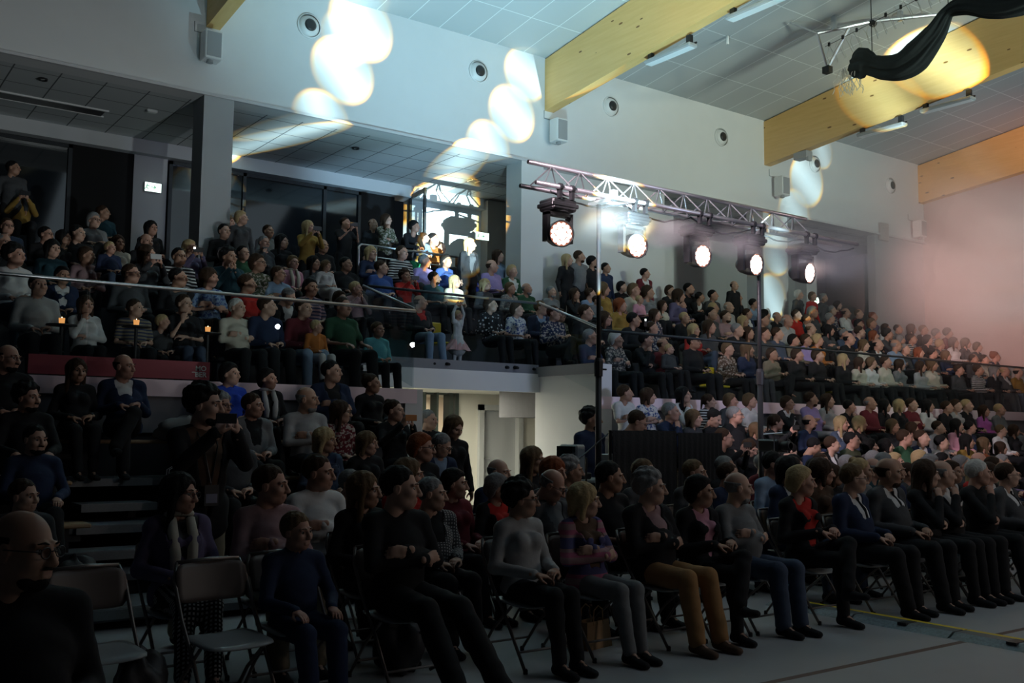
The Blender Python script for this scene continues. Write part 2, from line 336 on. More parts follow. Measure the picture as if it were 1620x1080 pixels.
# passage under the middle deck
S('ceiling_passage', MB().box(7.1, 13.8, 2.40, 16, 20.6, 2.5), wall_c)
_t = MB(); _t.box(7.0, 17.8, 0, 10.55, 17.95, 2.4).box(11.45, 17.8, 0, 12.05, 17.95, 2.4).box(12.05, 17.8, 2.1, 13.1, 17.95, 2.4).box(13.1, 17.8, 0, 16, 17.95, 2.4)
S('wall_passage', _t, wall_c)
S('wall_passage_left', MB().box(7.0, 13.9, 0, 7.1, 17.8, 2.4), wall_c)
S('wall_passage_right', MB().box(15.9, 13.9, 0, 16, 17.8, 2.4), wall_c)
_t = MB(); _t.box(12.0, 17.72, 0, 12.12, 17.97, 2.18).box(13.04, 17.72, 0, 13.16, 17.97, 2.18).box(12.0, 17.72, 2.06, 13.16, 17.97, 2.18)
_dd = S('door_4', _t, mat('door_frame_grey', (0.50, 0.51, 0.50), 0.5)); MB().box(12.12, 17.86, 0, 13.04, 17.9, 2.06).build('door_panel', mat('door_leaf_grey', (0.45, 0.46, 0.46), 0.5), _dd)
MB().tube([(12.2, 17.84, 1.02), (12.2, 17.8, 1.02), (12.32, 17.8, 1.02)], 0.011).build('door_handle', steel, _dd)
_t = MB()
for x in (10.56, 10.9, 11.22, 11.36): _t.box(x, 17.7, 0, x + (0.05 if x == 10.9 else 0.09), 17.95, 2.42)
_t.box(10.55, 17.8, 2.36, 11.45, 17.95, 2.45)
S('door_5', _t, mat('green_black_frame', (0.03, 0.04, 0.035), 0.5))
S('wall_cloakroom', MB().box(10, 20.4, 0, 13, 20.5, 2.5), mat('cloakroom_wall', (0.78, 0.70, 0.58), 0.9))
area('passage_lamp', (9.6, 15.9, 2.36), (9.6, 15.9, 0), 1.2, 190, (1.0, 0.97, 0.80))
area('cloakroom_lamp', (11.5, 19.2, 2.36), (11.5, 19.2, 0), 0.9, 60, (1.0, 0.86, 0.66))
# lower stand: plank decks
BD = [(11.1, 12.15, 1.05), (10.25, 11.1, 0.65), (9.4, 10.25, 0.30)]
_t = MB()
for i, (a, b_, z) in enumerate(BD):
    for (x0, x1) in ((-5, 6.9), (10.75, XE)): _t.box(x0, a, z - 0.06, x1, b_, z)
_t.box(-5, 8.45, 0.06, 6.6, 9.4, 0.12)
S('floor_stand', _t, mat('stand_deck', (0.10, 0.10, 0.11), 0.7, noise=0.15, scale=10))
_t = MB()
for (a, b_, z) in BD:
    for (x0, x1) in ((-5, 2.35), (3.35, 6.9), (10.75, XE)): _t.box(x0, a, z - 0.13, x1, a + 0.012, z - 0.07)
_t.box(-5, 9.38, 0.0, 2.3, 9.4, 0.24)
S('trim_13', _t, mat('dark_riser', (0.03, 0.03, 0.033), 0.8))
# ------------------------------------------------------------------ aisle steps
tread = mat('ribbed_step_nosing', (0.27, 0.28, 0.29), 0.4, 0.6, noise=0.15, scale=60)
def aisle_step(y, z, x0, x1, label):
    mb = MB(); mb.box(x0, y, z - 0.05, x1, y + 0.42, z)
    t = tag(mb.build('aisle_step', MATS['stand_deck']), label, 'step', 'steps up the left stand')
    n = MB(); n.box(x0, y - 0.012, z - 0.075, x1, y, z)
    for k in range(5): n.box(x0, y + 0.006 + k * 0.014, z, x1, y + 0.013 + k * 0.014, z + 0.004)
    n.build('nosing', tread, t)
for (y, z, x0, x1, lb) in ((11.1, 1.065, 2.40, 3.25, 'grey metal step with ribbed nosing, topmost step of the left aisle'),
                       (10.72, 0.83, 2.45, 3.2, 'grey metal step just below the topmost one in the left aisle'),
                       (10.22, 0.66, 2.3, 3.2, 'grey metal step in the middle of the left aisle flight'),
                       (9.8, 0.46, 2.0, 3.2, 'grey metal step second from the bottom of the left aisle'),
                       (8.42, 0.16, 1.9, 2.85, 'ribbed grey step standing alone lowest in the left aisle, behind the empty chairs')):
    aisle_step(y, z, x0, x1, lb)
# plank benches of the stands
def bench(x0, x1, y, z, label):
    t = empty('stand_bench', ((x0 + x1) / 2, y, z), 0, label, 'bench', 'benches of the telescopic stand')
    h = (x1 - x0) / 2
    MB().bbox(-h, -0.14, 0.38, h, 0.16, 0.42, 0.012).build('seat', woodmat('bench_wood', (0.30, 0.19, 0.10), (0.38, 0.25, 0.14)), t)
    n = max(2, int(h * 2 / 1.4))
    for k in range(n):
        x = -h + 0.2 + k * (2 * h - 0.4) / (n - 1); MB().box(x - 0.02, -0.08, 0, x + 0.02, 0.10, 0.38).build('leg', blackm, t)
for r, (y, z, nm) in enumerate(((11.62, 1.05, 'top row, against the gallery wall'), (10.82, 0.65, 'second row from the top'), (9.98, 0.30, 'lowest row'))):
    bench(-2.5, 2.35, y, z, 'long wooden bench left of the aisle, ' + nm)
    bench(3.3 if r else 2.4, 6.85, y, z, 'long wooden bench right of the left aisle, ' + nm)
    bench(10.8, 26.5, y, z, 'long wooden bench of the right stand, ' + nm)
# ------------------------------------------------------------------ glass balustrades
def balustrade(name, pts, zb, zt, label, posts, rail_m=steel, panel=1.45, drop=0.0):
    (x0, y0), (x1, y1) = pts; L_ = math.hypot(x1 - x0, y1 - y0)
    t = empty(name, (x0, y0, zb), math.atan2(y1 - y0, x1 - x0), label, 'balustrade')
    n = max(1, round(L_ / panel)); w = L_ / n; H = zt - zb
    for k in range(n):
        a = k * w + 0.012; b_ = (k + 1) * w - 0.012
        za = H - drop * a / L_; zc = H - drop * b_ / L_; zl = -drop * a / L_; zr = -drop * b_ / L_
        m_ = MB(); m_.add([(a, -0.008, zl), (b_, -0.008, zr), (b_, 0.008, zr), (a, 0.008, zl), (a, -0.008, za), (b_, -0.008, zc), (b_, 0.008, zc), (a, 0.008, za)],
                          [(0, 3, 2, 1), (4, 5, 6, 7), (0, 1, 5, 4), (1, 2, 6, 5), (2, 3, 7, 6), (3, 0, 4, 7)])
        m_.build('glass_panel', glass, t)
    MB().tube([(0, 0, H), (L_, 0, H - drop)], 0.022, 8).build('handrail', rail_m, t, smooth=True)
    for k in range(posts): pass
    return t
balustrade('glass_balustrade', ((-4.5, 12.1), (7.08, 12.1)), 2.18, 3.28, 'long frameless glass balustrade with steel handrail along the left gallery front', 0)
balustrade('glass_balustrade', ((7.2, 13.78), (10.5, 13.78)), 2.76, 3.84, 'glass balustrade of the middle deck above the lit passage', 0, frame_d)
balustrade('glass_balustrade', ((10.55, 12.1), (26.9, 12.1)), 2.18, 3.24, 'long glass balustrade with dark handrail along the right gallery front', 0, frame_d)
balustrade('glass_balustrade', ((7.08, 13.7), (7.08, 12.15)), 2.72, 3.82, 'short sloping glass balustrade left of the middle deck', 0, steel, 2, 0.5)
balustrade('glass_balustrade', ((10.5, 13.7), (10.5, 12.15)), 2.78, 3.84, 'short sloping glass balustrade right of the middle deck', 0, steel, 2, 0.55)
# steel railing on the walkway
t = empty('steel_railing', (8.85, 17.35, 4.12), 0, 'tubular steel guard railing on the upper walkway above the middle deck', 'railing')
MB().tube([(0, 0, 0), (0, 0, 1.05), (0.05, 0, 1.1), (0.38, 0, 1.1)], 0.024, 8).build('post', steel, t, smooth=True)
MB().tube([(0.38, 0, 0), (0.38, 0, 1.1)], 0.022, 8).build('post', steel, t, smooth=True)
MB().tube([(0.38, 0, 1.1), (1.0, 0, 1.1), (2.35, -0.1, 1.08)], 0.024, 8).build('handrail', steel, t, smooth=True)
MB().tube([(0.42, 0, 0.88), (2.2, -0.08, 0.86)], 0.014, 6).build('crossbar', steel, t); MB().tube([(0.42, 0, 0.12), (2.2, -0.08, 0.12)], 0.014, 6).build('crossbar', steel, t)
for k in range(9): MB().tube([(0.6 + k * 0.2, -0.01 * k, 0.12), (0.6 + k * 0.2, -0.01 * k, 0.87)], 0.008, 6).build('baluster', steel, t)
for x in (2.2, 2.35): MB().box(x, -0.13, -0.05, x + 0.06, -0.05, 1.08).build('post', frame_d, t)
# green cloth over the railing
def cloth(name, nu, nv, fn, m, label, cat, thick=0.012, group=None):
    vs = [fn(i / nu, j / nv) for j in range(nv + 1) for i in range(nu + 1)]
    fs = [(j * (nu + 1) + i, j * (nu + 1) + i + 1, (j + 1) * (nu + 1) + i + 1, (j + 1) * (nu + 1) + i) for j in range(nv) for i in range(nu)]
    me = bpy.data.meshes.new(name); me.from_pydata(vs, [], fs); me.materials.append(m); me.polygons.foreach_set('use_smooth', [True] * len(fs)); me.update()
    o = bpy.data.objects.new(name, me); COL.objects.link(o); sd = o.modifiers.new('s', 'SOLIDIFY'); sd.thickness = thick
    return tag(o, label, cat, group)
cloth('green_jacket', 12, 10, lambda u, v: (9.95 + 0.32 * u + 0.05 * math.sin(v * 7), 17.27 - 0.04 * math.sin(u * 9), 5.0 - 0.72 * v * (1 - 0.25 * abs(u - 0.4))), mat('green_fabric', (0.01, 0.22, 0.10), 0.8), 'green jacket hanging from the steel railing on the walkway', 'jacket')
# ------------------------------------------------------------------ wall fixtures
for i, (x, z) in enumerate(((7.3, 8.94), (11.03, 8.92), (14.63, 8.92), (18.25, 8.88), (21.9, 8.82), (25.35, 8.76))):
    d = tag(MB().lathe([(0.05, 0.08), (0.11, 0.075), (0.19, 0.03), (0.20, 0.0), (0.235, 0.0), (0.235, 0.02), (0.21, 0.025)], 24, ((x, 16.5, z), (0, -1, 0))).build('jet_diffuser', whitep, smooth=True),
            'white air nozzle on the wall, ' + ('leftmost, beside the biggest light patch', 'second from the left, between light patches', 'third from the left, just right of a timber beam', 'fourth from the left, before the third beam', 'fifth from the left, inside a light patch', 'rightmost of the row, dim in the haze')[i], 'air nozzle', 'jet diffusers on the upper wall')
    MB().lathe([(0.0, 0.10), (0.08, 0.10), (0.115, 0.08), (0.11, 0.065)], 20, ((x, 16.5, z), (0, -1, 0))).build('nozzle', blackp, d, smooth=True)
for i, (x, z, lb) in enumerate(((5.44, 8.05, 'left above the first column'), (12.95, 8.0, 'beside the second timber beam'), (20.25, 7.92, 'under the third timber beam beside light patches'), (26.4, 7.6, 'in the far right corner by the end wall'))):
    s_ = tag(MB().bbox(x - 0.14, 16.14, z - 0.26, x + 0.16, 16.42, z + 0.24, 0.015).build('wall_speaker', whitep), 'white wall loudspeaker on a bracket, ' + lb, 'loudspeaker', 'wall loudspeakers')
    MB().box(x - 0.11, 16.13, z - 0.22, x + 0.13, 16.14, z + 0.20).build('grille', greyp, s_)
    MB().box(x - 0.03, 16.40, z - 0.1, x + 0.05, 16.5, z + 0.05).tube([(x - 0.22, 16.49, z + 0.45), (x - 0.22, 16.49, z + 0.28), (x + 0.22, 16.49, z + 0.26)], 0.008, 6).build('bracket', greyp, s_)
    MB().lathe([(0.05, 0), (0.06, 0.05), (0.0, 0.07)], 12, ((x - 0.02, 16.25, z - 0.26), (0, 0, -1))).build('knob', greyp, s_)
def exit_sign(x, y, z, lb, w=0.34):
    t = tag(MB().bbox(x - w / 2, y - 0.05, z - 0.1, x + w / 2, y, z + 0.1, 0.01).build('exit_sign', whitep), lb, 'exit sign', 'lit exit signs')
    MB().box(x - w / 2 + 0.012, y - 0.055, z - 0.088, x + w / 2 - 0.012, y - 0.05, z + 0.088).build('lit_face', emat('sign_lit', (0.75, 1.0, 0.85), 2.6), t)
    g = MB(); a = x - 0.11
    g.lathe([(0.0, 0.0), (0.014, 0.0), (0.014, 0.004)], 10, ((a, y - 0.055, z + 0.055), (0, -1, 0)))
    for p in (((a, z + 0.035), (a - 0.02, z - 0.01)), ((a - 0.02, z - 0.01), (a + 0.02, z - 0.05)), ((a - 0.02, z - 0.01), (a - 0.05, z - 0.05)), ((a, z + 0.03), (a + 0.04, z + 0.01)), ((a, z + 0.03), (a - 0.04, z + 0.015)), ((a + 0.07, z), (a + 0.16, z)), ((a + 0.16, z), (a + 0.12, z + 0.035)), ((a + 0.16, z), (a + 0.12, z - 0.035))):
        g.tube([(p[0][0], y - 0.058, p[0][1]), (p[1][0], y - 0.058, p[1][1])], 0.008, 6)
    g.build('pictogram', emat('sign_green', (0.0, 0.5, 0.2), 0.5), t)
exit_sign(5.62, 20.0, 6.36, 'lit green and white exit sign on the pale wall left of the first column')
exit_sign(13.3, 19.68, 6.28, 'lit exit sign on the wall right of the open glass door', 0.4)
exit_sign(23.2, 17.58, 5.35, 'small lit exit sign on a far pier in the haze', 0.3)
# gallery ceiling fittings
def soffit_box(name, x, y, sx, sy, label, m, cat):
    return tag(MB().bbox(x - sx, y - sy, 7.2, x + sx, y + sy, 7.25, 0.01).build(name, m), label, cat)
v_ = tag(MB().box(1.9, 18.4, 7.235, 4.3, 18.75, 7.25).build('slot_vent', blackp), 'long dark slot vent in the gallery ceiling at the far left', 'vent'); MB().box(1.85, 18.36, 7.225, 4.35, 18.4, 7.25).box(1.85, 18.75, 7.225, 4.35, 18.79, 7.25).build('frame', whitep, v_)
v_ = tag(MB().box(12.1, 18.35, 7.235, 13.8, 18.6, 7.25).build('slot_vent', greyp), 'short grey slot vent in the gallery ceiling near the second column', 'vent')
for k in range(8): MB().box(12.15 + k * 0.2, 18.37, 7.22, 12.17 + k * 0.2, 18.58, 7.24).build('slat', whitep, v_)
soffit_box('emergency_light', 4.95, 17.85, 0.09, 0.05, 'small white emergency light on the gallery ceiling left of the first column', whitep, 'light')
for (x, y, lb) in ((8.93, 17.75, 'small downlight in the gallery ceiling between the light patches'), (3.05, 17.3, 'small downlight in the dark far left gallery ceiling'), (6.3, 18.2, 'small downlight in the gallery ceiling just right of the first column'), (13.6, 17.6, 'small downlight in the gallery ceiling beside the second column')):
    d = tag(MB().lathe([(0.04, 0.0), (0.06, 0.03), (0.075, 0.03), (0.075, 0.0)], 14, ((x, y, 7.25), (0, 0, -1))).build('downlight', blackp), lb, 'downlight', 'downlights of the gallery ceiling'); MB().lathe([(0.0, 0.012), (0.035, 0.012)], 12, ((x, y, 7.25), (0, 0, -1))).build('lens', whitep, d)
# floodlight fittings under the beams
def flood(x, y, z, lb, bright=False):
    t = empty('hall_floodlight', (x, y, z), 0, lb, 'light fitting', 'long light fittings under the beams')
    MB().bbox(-0.11, -0.6, -0.16, 0.11, 0.6, -0.08, 0.02).build('housing', greyp, t)
    MB().box(-0.08, -0.57, -0.165, 0.08, 0.57, -0.16).build('diffuser', mat('acrylic_diffuser', (0.75, 0.8, 0.82), 0.3), t)
    for yy in (-0.5, 0.5): MB().box(-0.04, yy - 0.05, -0.08, 0.04, yy + 0.05, 0.08).build('bracket', blackm, t)
    MB().tube([(0.1, -0.58, -0.05), (0.1, 0.58, -0.05)], 0.018, 6).build('conduit', blackm, t)
bz = lambda y: 8.45 + 0.105 * (16.5 - y)
for (x, y, lb) in ((12.9, 12.9, 'long light fitting under the second timber beam, nearer the wall'), (12.95, 10.9, 'long light fitting under the second timber beam, farther from the wall'), (19.98, 13.2, 'bright light fitting under the third timber beam, nearer the wall'), (20.0, 11.6, 'light fitting under the third timber beam, farther from the wall')):
    flood(x, y, bz(y) - 0.09, lb)
t = tag(MB().bbox(19.86, 15.2, 8.38, 20.1, 15.6, 8.56, 0.01).build('junction_box', greyp), 'grey metal box under the third beam end beside a light patch', 'junction box'); MB().box(19.9, 15.18, 8.3, 20.04, 15.24, 8.4).build('bracket', greyp, t)
t = tag(MB().lathe([(0.03, 0), (0.03, 0.18)], 8, ((15.6, 13.9, 9.78), (0, 0, 1))).build('ceiling_sensor', whitep), 'small white rod hanging from the hall ceiling', 'sensor')
t = tag(MB().bbox(24.7, 16.42, 7.1, 25.1, 16.5, 7.6, 0.01).build('wall_panel_box', MATS['end_wall_paint']), 'faint pale box on the wall in the pink haze', 'wall box')
# ------------------------------------------------------------------ bundled curtain and ball net under the roof
def bundle(pts, rad, nseg, nring, seed):
    vs = []; fs = []; rnd = np.random.RandomState(seed); ph = rnd.rand(6) * 6
    P = [Vector(p) for p in pts]
    def C(t):
        f = t * (len(P) - 1); i = min(int(f), len(P) - 2); u = f - i
        p0 = P[max(i - 1, 0)]; p1 = P[i]; p2 = P[i + 1]; p3 = P[min(i + 2, len(P) - 1)]
        return 0.5 * ((2 * p1) + (-p0 + p2) * u + (2 * p0 - 5 * p1 + 4 * p2 - p3) * u * u + (-p0 + 3 * p1 - 3 * p2 + p3) * u ** 3)
    for i in range(nseg + 1):
        t = i / nseg; c = C(t); d = (C(min(t + .01, 1)) - C(max(t - .01, 0))).normalized(); u = d.cross(Vector((0, 0, 1))).normalized(); w = u.cross(d)
        R_ = np.interp(t, np.linspace(0, 1, len(rad)), rad)
        for k in range(nring):
            a = 2 * PI * k / nring
            r = R_ * (1 + 0.12 * math.sin(3 * a + ph[0] + 7 * t) + 0.12 * math.sin(7 * a + ph[1] - 6 * t) + 0.08 * math.sin(13 * a + ph[2] + 9 * t) + 0.06 * math.sin(30 * t + 2 * a + ph[3]))
            q = c + (u * math.cos(a) * 0.8 + w * math.sin(a) * 1.25) * r; vs.append(tuple(q))
    for i in range(nseg):
        for k in range(nring): fs.append((i * nring + k, i * nring + (k + 1) % nring, (i + 1) * nring + (k + 1) % nring, (i + 1) * nring + k))
    fs += [tuple(range(nring - 1, -1, -1)), tuple(nseg * nring + k for k in range(nring))]
    mb = MB(); mb.add(vs, fs); return mb
XC = 17.0
c_ = tag(bundle([(XC, 11.86, 9.02), (XC, 11.72, 9.0), (XC, 11.55, 8.97), (XC, 11.40, 8.90), (XC, 11.12, 8.77), (XC, 10.80, 8.72), (XC, 10.45, 8.82), (XC, 10.06, 9.12), (XC, 9.78, 9.44), (XC, 9.42, 9.44), (XC, 8.95, 9.26), (XC, 8.4, 9.18), (XC, 7.6, 9.35)], (0.15, 0.21, 0.22, 0.14, 0.17, 0.20, 0.21, 0.17, 0.10, 0.14, 0.18, 0.20, 0.2), 160, 56, 3).build('bundled_curtain', mat('dark_green_cloth', (0.02, 0.028, 0.03), 0.9, noise=0.2, scale=12), smooth=True),
         'dark dividing curtain gathered into a thick bundle hanging below the hall ceiling', 'curtain')
for (y, z) in ((11.4, 8.95), (9.78, 9.5), (8.4, 9.3)):
    MB().tube([(XC, y, z), (XC, y, 9.6 + tn * (16.5 - y))], 0.01, 6).build('cord', blackm, c_)
nt_ = empty('ball_net', (XC, 12.0, 9.0), 0, 'white ball net gathered beside the bundled curtain, with loose ends hanging', 'net')
n1 = MB(); rnd = random.Random(4)
for k in range(22):
    y = -0.25 + rnd.random() * 0.5; p = [(rnd.uniform(-.1, .1), y - 0.1, 0.0)]
    for j in range(6): p.append((p[-1][0] + rnd.uniform(-.06, .06), p[-1][1] + rnd.uniform(-.07, .07), p[-1][2] - 0.085))
    n1.tube(p, 0.006, 5, False)
n1.build('loose_cord', mat('net_cord', (0.6, 0.6, 0.56), 0.8), nt_)
n2 = MB()
for k in range(26):
    y0 = 0.4 - k * 0.19; zt_ = 0.62 + 0.10 * k * 0.19 * 2
    n2.tube([(0, y0, zt_), (0.02, y0 - 0.1, zt_ - 0.2 - 0.05 * math.sin(k)), (0, y0 - 0.19, zt_ - 0.42)], 0.0045, 4, False)
    n2.tube([(0, y0, zt_), (0.02, y0 + 0.08, zt_ - 0.2), (0, y0 - 0.02, zt_ - 0.42 + 0.04 * math.cos(k * 2))], 0.0045, 4, False)
n2.build('mesh_cord', MATS['net_cord'], nt_)
h_ = MB()
for k in range(14): y0 = 0.4 - k * 0.33; h_.box(-0.015, y0 - 0.02, 0.60 + 0.045 * k, 0.015, y0 + 0.02, 0.68 + 0.045 * k)
h_.tube([(0, 0.5, 0.62), (0, -4.4, 1.25)], 0.006, 5).build('hook_line', blackm, nt_)
t = empty('hoist_frame', (16.75, 12.5, 9.85), 0, 'pale steel triangular hoist frame fixed below the hall ceiling', 'hoist')
MB().tube([(0, 0, 0), (0.9, -0.7, 0.25), (1.9, -1.6, 0.35)], 0.035, 8).tube([(0, 0, 0), (0.45, 0.1, -0.62)], 0.03, 8).tube([(0.5, -0.4, 0.1), (0.45, 0.1, -0.62)], 0.03, 8).tube([(0, 0, 0), (-0.5, 0.3, 0.2)], 0.02, 6).build('frame', MATS['aluminium'], t)
MB().box(0.38, 0.02, -0.72, 0.52, 0.18, -0.58).build('block', blackm, t); MB().lathe([(0, -.04), (0.07, -.04), (0.07, .04), (0, .04)], 12, ((0.9, -0.7, 0.2), (1, 0, 0))).build('pulley', blackm, t)
MB().box(0.2, -0.3, 0.05, 0.26, -0.2, 0.45).build('bracket', MATS['aluminium'], t); MB().box(1.3, -1.1, 0.25, 1.36, -1.0, 0.45).build('bracket', MATS['aluminium'], t)
# ------------------------------------------------------------------ lighting truss
TY = 9.0
trs = empty('lighting_truss', (6.72, TY, 4.42), 0, 'triangular aluminium lighting truss carried on poles, hung with five stage lamps', 'truss')
TL = 6.0; tm = mat('truss_aluminium', (0.55, 0.53, 0.56), 0.3, 0.85)
for (y, z) in ((0, 0.27), (-0.15, 0.0), (0.15, 0.02)):
    MB().tube([(0, y, z), (TL - (1.0 if y == 0 else 0), y, z)], 0.027, 12).build('chord', tm, trs, smooth=True)
    MB().lathe([(0.0, -0.002), (0.022, -0.002)], 12, ((-0.001, y, z), (1, 0, 0))).build('chord_end', blackp, trs)
b_ = MB(); n_ = 22
for k in range(n_):
    xa = 0.12 + k * (TL - 1.2) / n_; xb = xa + (TL - 1.2) / n_
    for (y, z) in ((-0.15, 0.0), (0.15, 0.02)): b_.tube([(xa, 0, .27), (xb, y, z)] if k % 2 else [(xa, y, z), (xb, 0, .27)], 0.009, 6)
    b_.tube([(xa, -.15, 0), (xb, .15, .02)] if k % 2 else [(xa, .15, .02), (xb, -.15, 0)], 0.008, 6)
tag(b_.build('bracing', tm, trs), kind='stuff')
def hang_cable(x0, x1, y, sag, n=10, seed=0):
    r_ = random.Random(seed); return [(x0 + (x1 - x0) * i / n, y + r_.uniform(-.02, .02), -0.02 - sag * math.sin(PI * i / n) + r_.uniform(-.012, .012)) for i in range(n + 1)]
for k in range(5):
    t = tag(MB().tube([(p[0] + 6.72, p[1] + TY, p[2] + 4.42) for p in hang_cable(0.35 + k * 1.16, 1.5 + k * 1.16, 0.02, 0.09 + 0.02 * (k % 3), 10, k)], 0.011, 6).build('power_cable', blackp, smooth=True),
            'black cable sagging under the truss ' + ('between its left end and second lamp', 'between second and third lamps', 'between third and fourth lamps', 'between fourth and fifth lamps', 'at its far right end')[k], 'cable', 'cables under the truss')
def stand(x, y, top, lb, h0=0.0):
    t = empty('truss_stand', (x, y, h0), 0, lb, 'stand', 'truss stands')
    MB().tube([(0, 0, 0.05), (0, 0, top * 0.55)], 0.038, 12).build('lower_pole', blackm, t, smooth=True)
    MB().tube([(0, 0, top * 0.5), (0, 0, top)], 0.028, 12).build('upper_pole', blackm, t, smooth=True)
    MB().lathe([(0.05, top * 0.52), (0.055, top * .56), (0.04, top * .57)], 12).tube([(0.05, 0, top * .54), (0.12, 0, top * .54)], 0.012, 6).build('collar', blackm, t)
    MB().box(-0.03, -0.17, top - 0.02, 0.03, 0.17, top + 0.03).build('adapter', alu, t)
    for k in range(4):
        a = PI / 4 + k * PI / 2; MB().tube([(0, 0, 0.5), (math.cos(a) * 0.55, math.sin(a) * 0.55, 0.03)], 0.016, 6).build('leg', blackm, t)
stand(7.79, TY, 4.36, 'black telescopic pole stand carrying the left end of the truss')
stand(10.68, TY, 4.36, 'black telescopic pole stand carrying the right part of the truss')
led = emat('led_lens', (1.0, 0.72, 0.62), 9.0); ring = emat('led_glow_ring', (1.0, 0.30, 0.16), 0.45)
LAZ = (-16, -5, -1, 4, 9)
def mover(x, i, lb):
    t = empty('moving_head_lamp', (x, TY - 0.0, 4.42), 0, lb, 'stage lamp', 'stage lamps under the truss')
    MB().bbox(-0.18, -0.14, -0.26, 0.18, 0.14, -0.12, 0.02).bbox(-0.20, -0.15, -0.22, 0.20, 0.15, -0.17, 0.01).build('base', blackp, t)
    for s in (-1, 1):
        MB().lathe([(0.045, -0.02), (0.045, 0.02), (0.028, 0.02), (0.028, -0.02), (0.045, -0.02)], 12, ((s * 0.09, -0.15, 0), (1, 0, 0))).box(s * 0.09 - .02, -0.17, -0.13, s * .09 + .02, -0.12, -0.03).build('clamp', blackm, t)
    y_ = MB(); y_.box(-0.19, -0.05, -0.62, -0.15, 0.05, -0.28).box(0.15, -0.05, -0.62, 0.19, 0.05, -0.28).box(-0.19, -0.05, -0.31, 0.19, 0.05, -0.27)
    yo = y_.build('yoke', blackp, t)
    MB().lathe([(0, 0), (0.13, 0), (0.13, 0.04), (0.11, 0.045)], 16, ((0, 0, -0.27), (0, 0, 1))).build('pan_bearing', blackp, t)
    hd = Vector((math.sin(math.radians(LAZ[i])), -math.cos(math.radians(LAZ[i])), -0.12)).normalized(); o = Vector((0, 0, -0.52))
    MB().lathe([(0.0, -0.20), (0.07, -0.19), (0.115, -0.13), (0.145, -0.02), (0.152, 0.10), (0.158, 0.12), (0.150, 0.125), (0.142, 0.11)], 28, (o, hd)).build('head', blackp, t, smooth=True)
    MB().lathe([(0.0, 0.10), (0.143, 0.10)], 28, (o, hd)).build('lens_plate', ring, t)
    u = hd.cross(Vector((0, 0, 1))).normalized(); w = u.cross(hd); lm = MB()
    for (rr, n) in ((0.0, 1), (0.055, 6), (0.105, 12)):
        for k in range(n):
            a = 2 * PI * k / n + 0.2; c = o + hd * 0.108 + u * (math.cos(a) * rr) + w * (math.sin(a) * rr)
            lm.lathe([(0.0, 0.004), (0.018, 0.003), (0.027, 0.0)], 10, (c, hd))
    lm.build('led_cluster', led, t)
    return t, Vector((x, TY, 4.42)) + o + hd * 0.2, hd
for i, x in enumerate((7.16, 8.33, 9.47, 10.50, 11.63)):
    t_, p_, h_d = mover(x, i, ('first stage lamp from the left under the truss, sharply seen', 'second stage lamp from the left, just right of the left pole', 'third stage lamp from the left, in the middle of the truss', 'fourth stage lamp, beside the right pole, half wrapped in haze', 'fifth stage lamp, at the far right end in pink haze')[i])
    spot('moving_head_beam', p_, p_ + h_d * 5, 40, 14, (1.0, 0.60, 0.52), 0.5, 0.10)
# wireless box clamped on the truss
t = tag(MB().box(7.84, TY - 0.2, 4.38, 7.92, TY - 0.13, 4.50).build('truss_bracket', alu), 'bright steel bracket clamped on the truss above the left pole', 'bracket')
# ------------------------------------------------------------------ black drape screen and mixing desk
def drape(x0, x1, y, z1, lb):
    t = empty('drape_screen', ((x0 + x1) / 2, y, 0), 0, lb, 'screen', 'black drape screens'); h = (x1 - x0) / 2; vs = []; fs = []; n = 80
    for j in range(7):
        for i in range(n + 1):
            u = i / n; vs.append((-h + 2 * h * u, 0.008 * math.sin(u * 60 + 1.3 * math.sin(u * 9)) * (0.4 + 0.6 * (1 - j / 6)), z1 * j / 6 + (0.02 if j == 0 else 0)))
    for j in range(6):
        for i in range(n): fs.append((j * (n + 1) + i, j * (n + 1) + i + 1, (j + 1) * (n + 1) + i + 1, (j + 1) * (n + 1) + i))
    c = MB().add(vs, fs).build('cloth', blackc, t, smooth=True); sd = c.modifiers.new('s', 'SOLIDIFY'); sd.thickness = 0.008
    MB().tube([(-h, 0.05, 0), (-h, 0.05, z1)], 0.02).tube([(h, 0.05, 0), (h, 0.05, z1)], 0.02).tube([(-h, 0.05, z1 - .02), (h, 0.05, z1 - .02)], 0.016).build('frame', blackm, t)
drape(7.62, 8.62, 8.55, 1.63, 'left black drape screen in front of the control place'); drape(8.66, 9.42, 8.55, 1.61, 'right black drape screen, next to the right pole')
t = empty('mixing_table', (7.95, 9.55, 0), 0, 'folding table carrying the sound and light consoles behind the seats', 'table')
MB().bbox(-0.75, -0.35, 1.0, 0.35, 0.35, 1.04, 0.01).build('table_top', mat('grey_table_top', (0.30, 0.31, 0.32), 0.5), t)
for (sx, sy) in ((-0.7, -0.3), (0.3, -0.3), (-0.7, 0.3), (0.3, 0.3)): MB().tube([(sx, sy, 0), (sx, sy, 1.0)], 0.018, 8).build('leg', alu, t)
t = tag(MB().bbox(7.25, 9.3, 1.04, 7.95, 9.75, 1.12, 0.015).build('light_console', blackp), 'flat black lighting console on the control table', 'console')
k_ = MB()
for i in range(10):
    for j in range(3): k_.box(7.30 + i * .06, 9.36 + j * .12, 1.12, 7.325 + i * .06, 9.40 + j * .12, 1.135)
tag(k_.build('fader_keys', whitep, t), kind='stuff')
t = tag(MB().bbox(7.95, 9.6, 1.04, 8.1, 9.95, 1.45, 0.02).build('monitor', greyp), 'grey monitor standing on the control table before the person in navy', 'monitor'); MB().box(7.90, 9.62, 1.1, 7.95, 9.93, 1.43).build('screen', glass_dark, t)
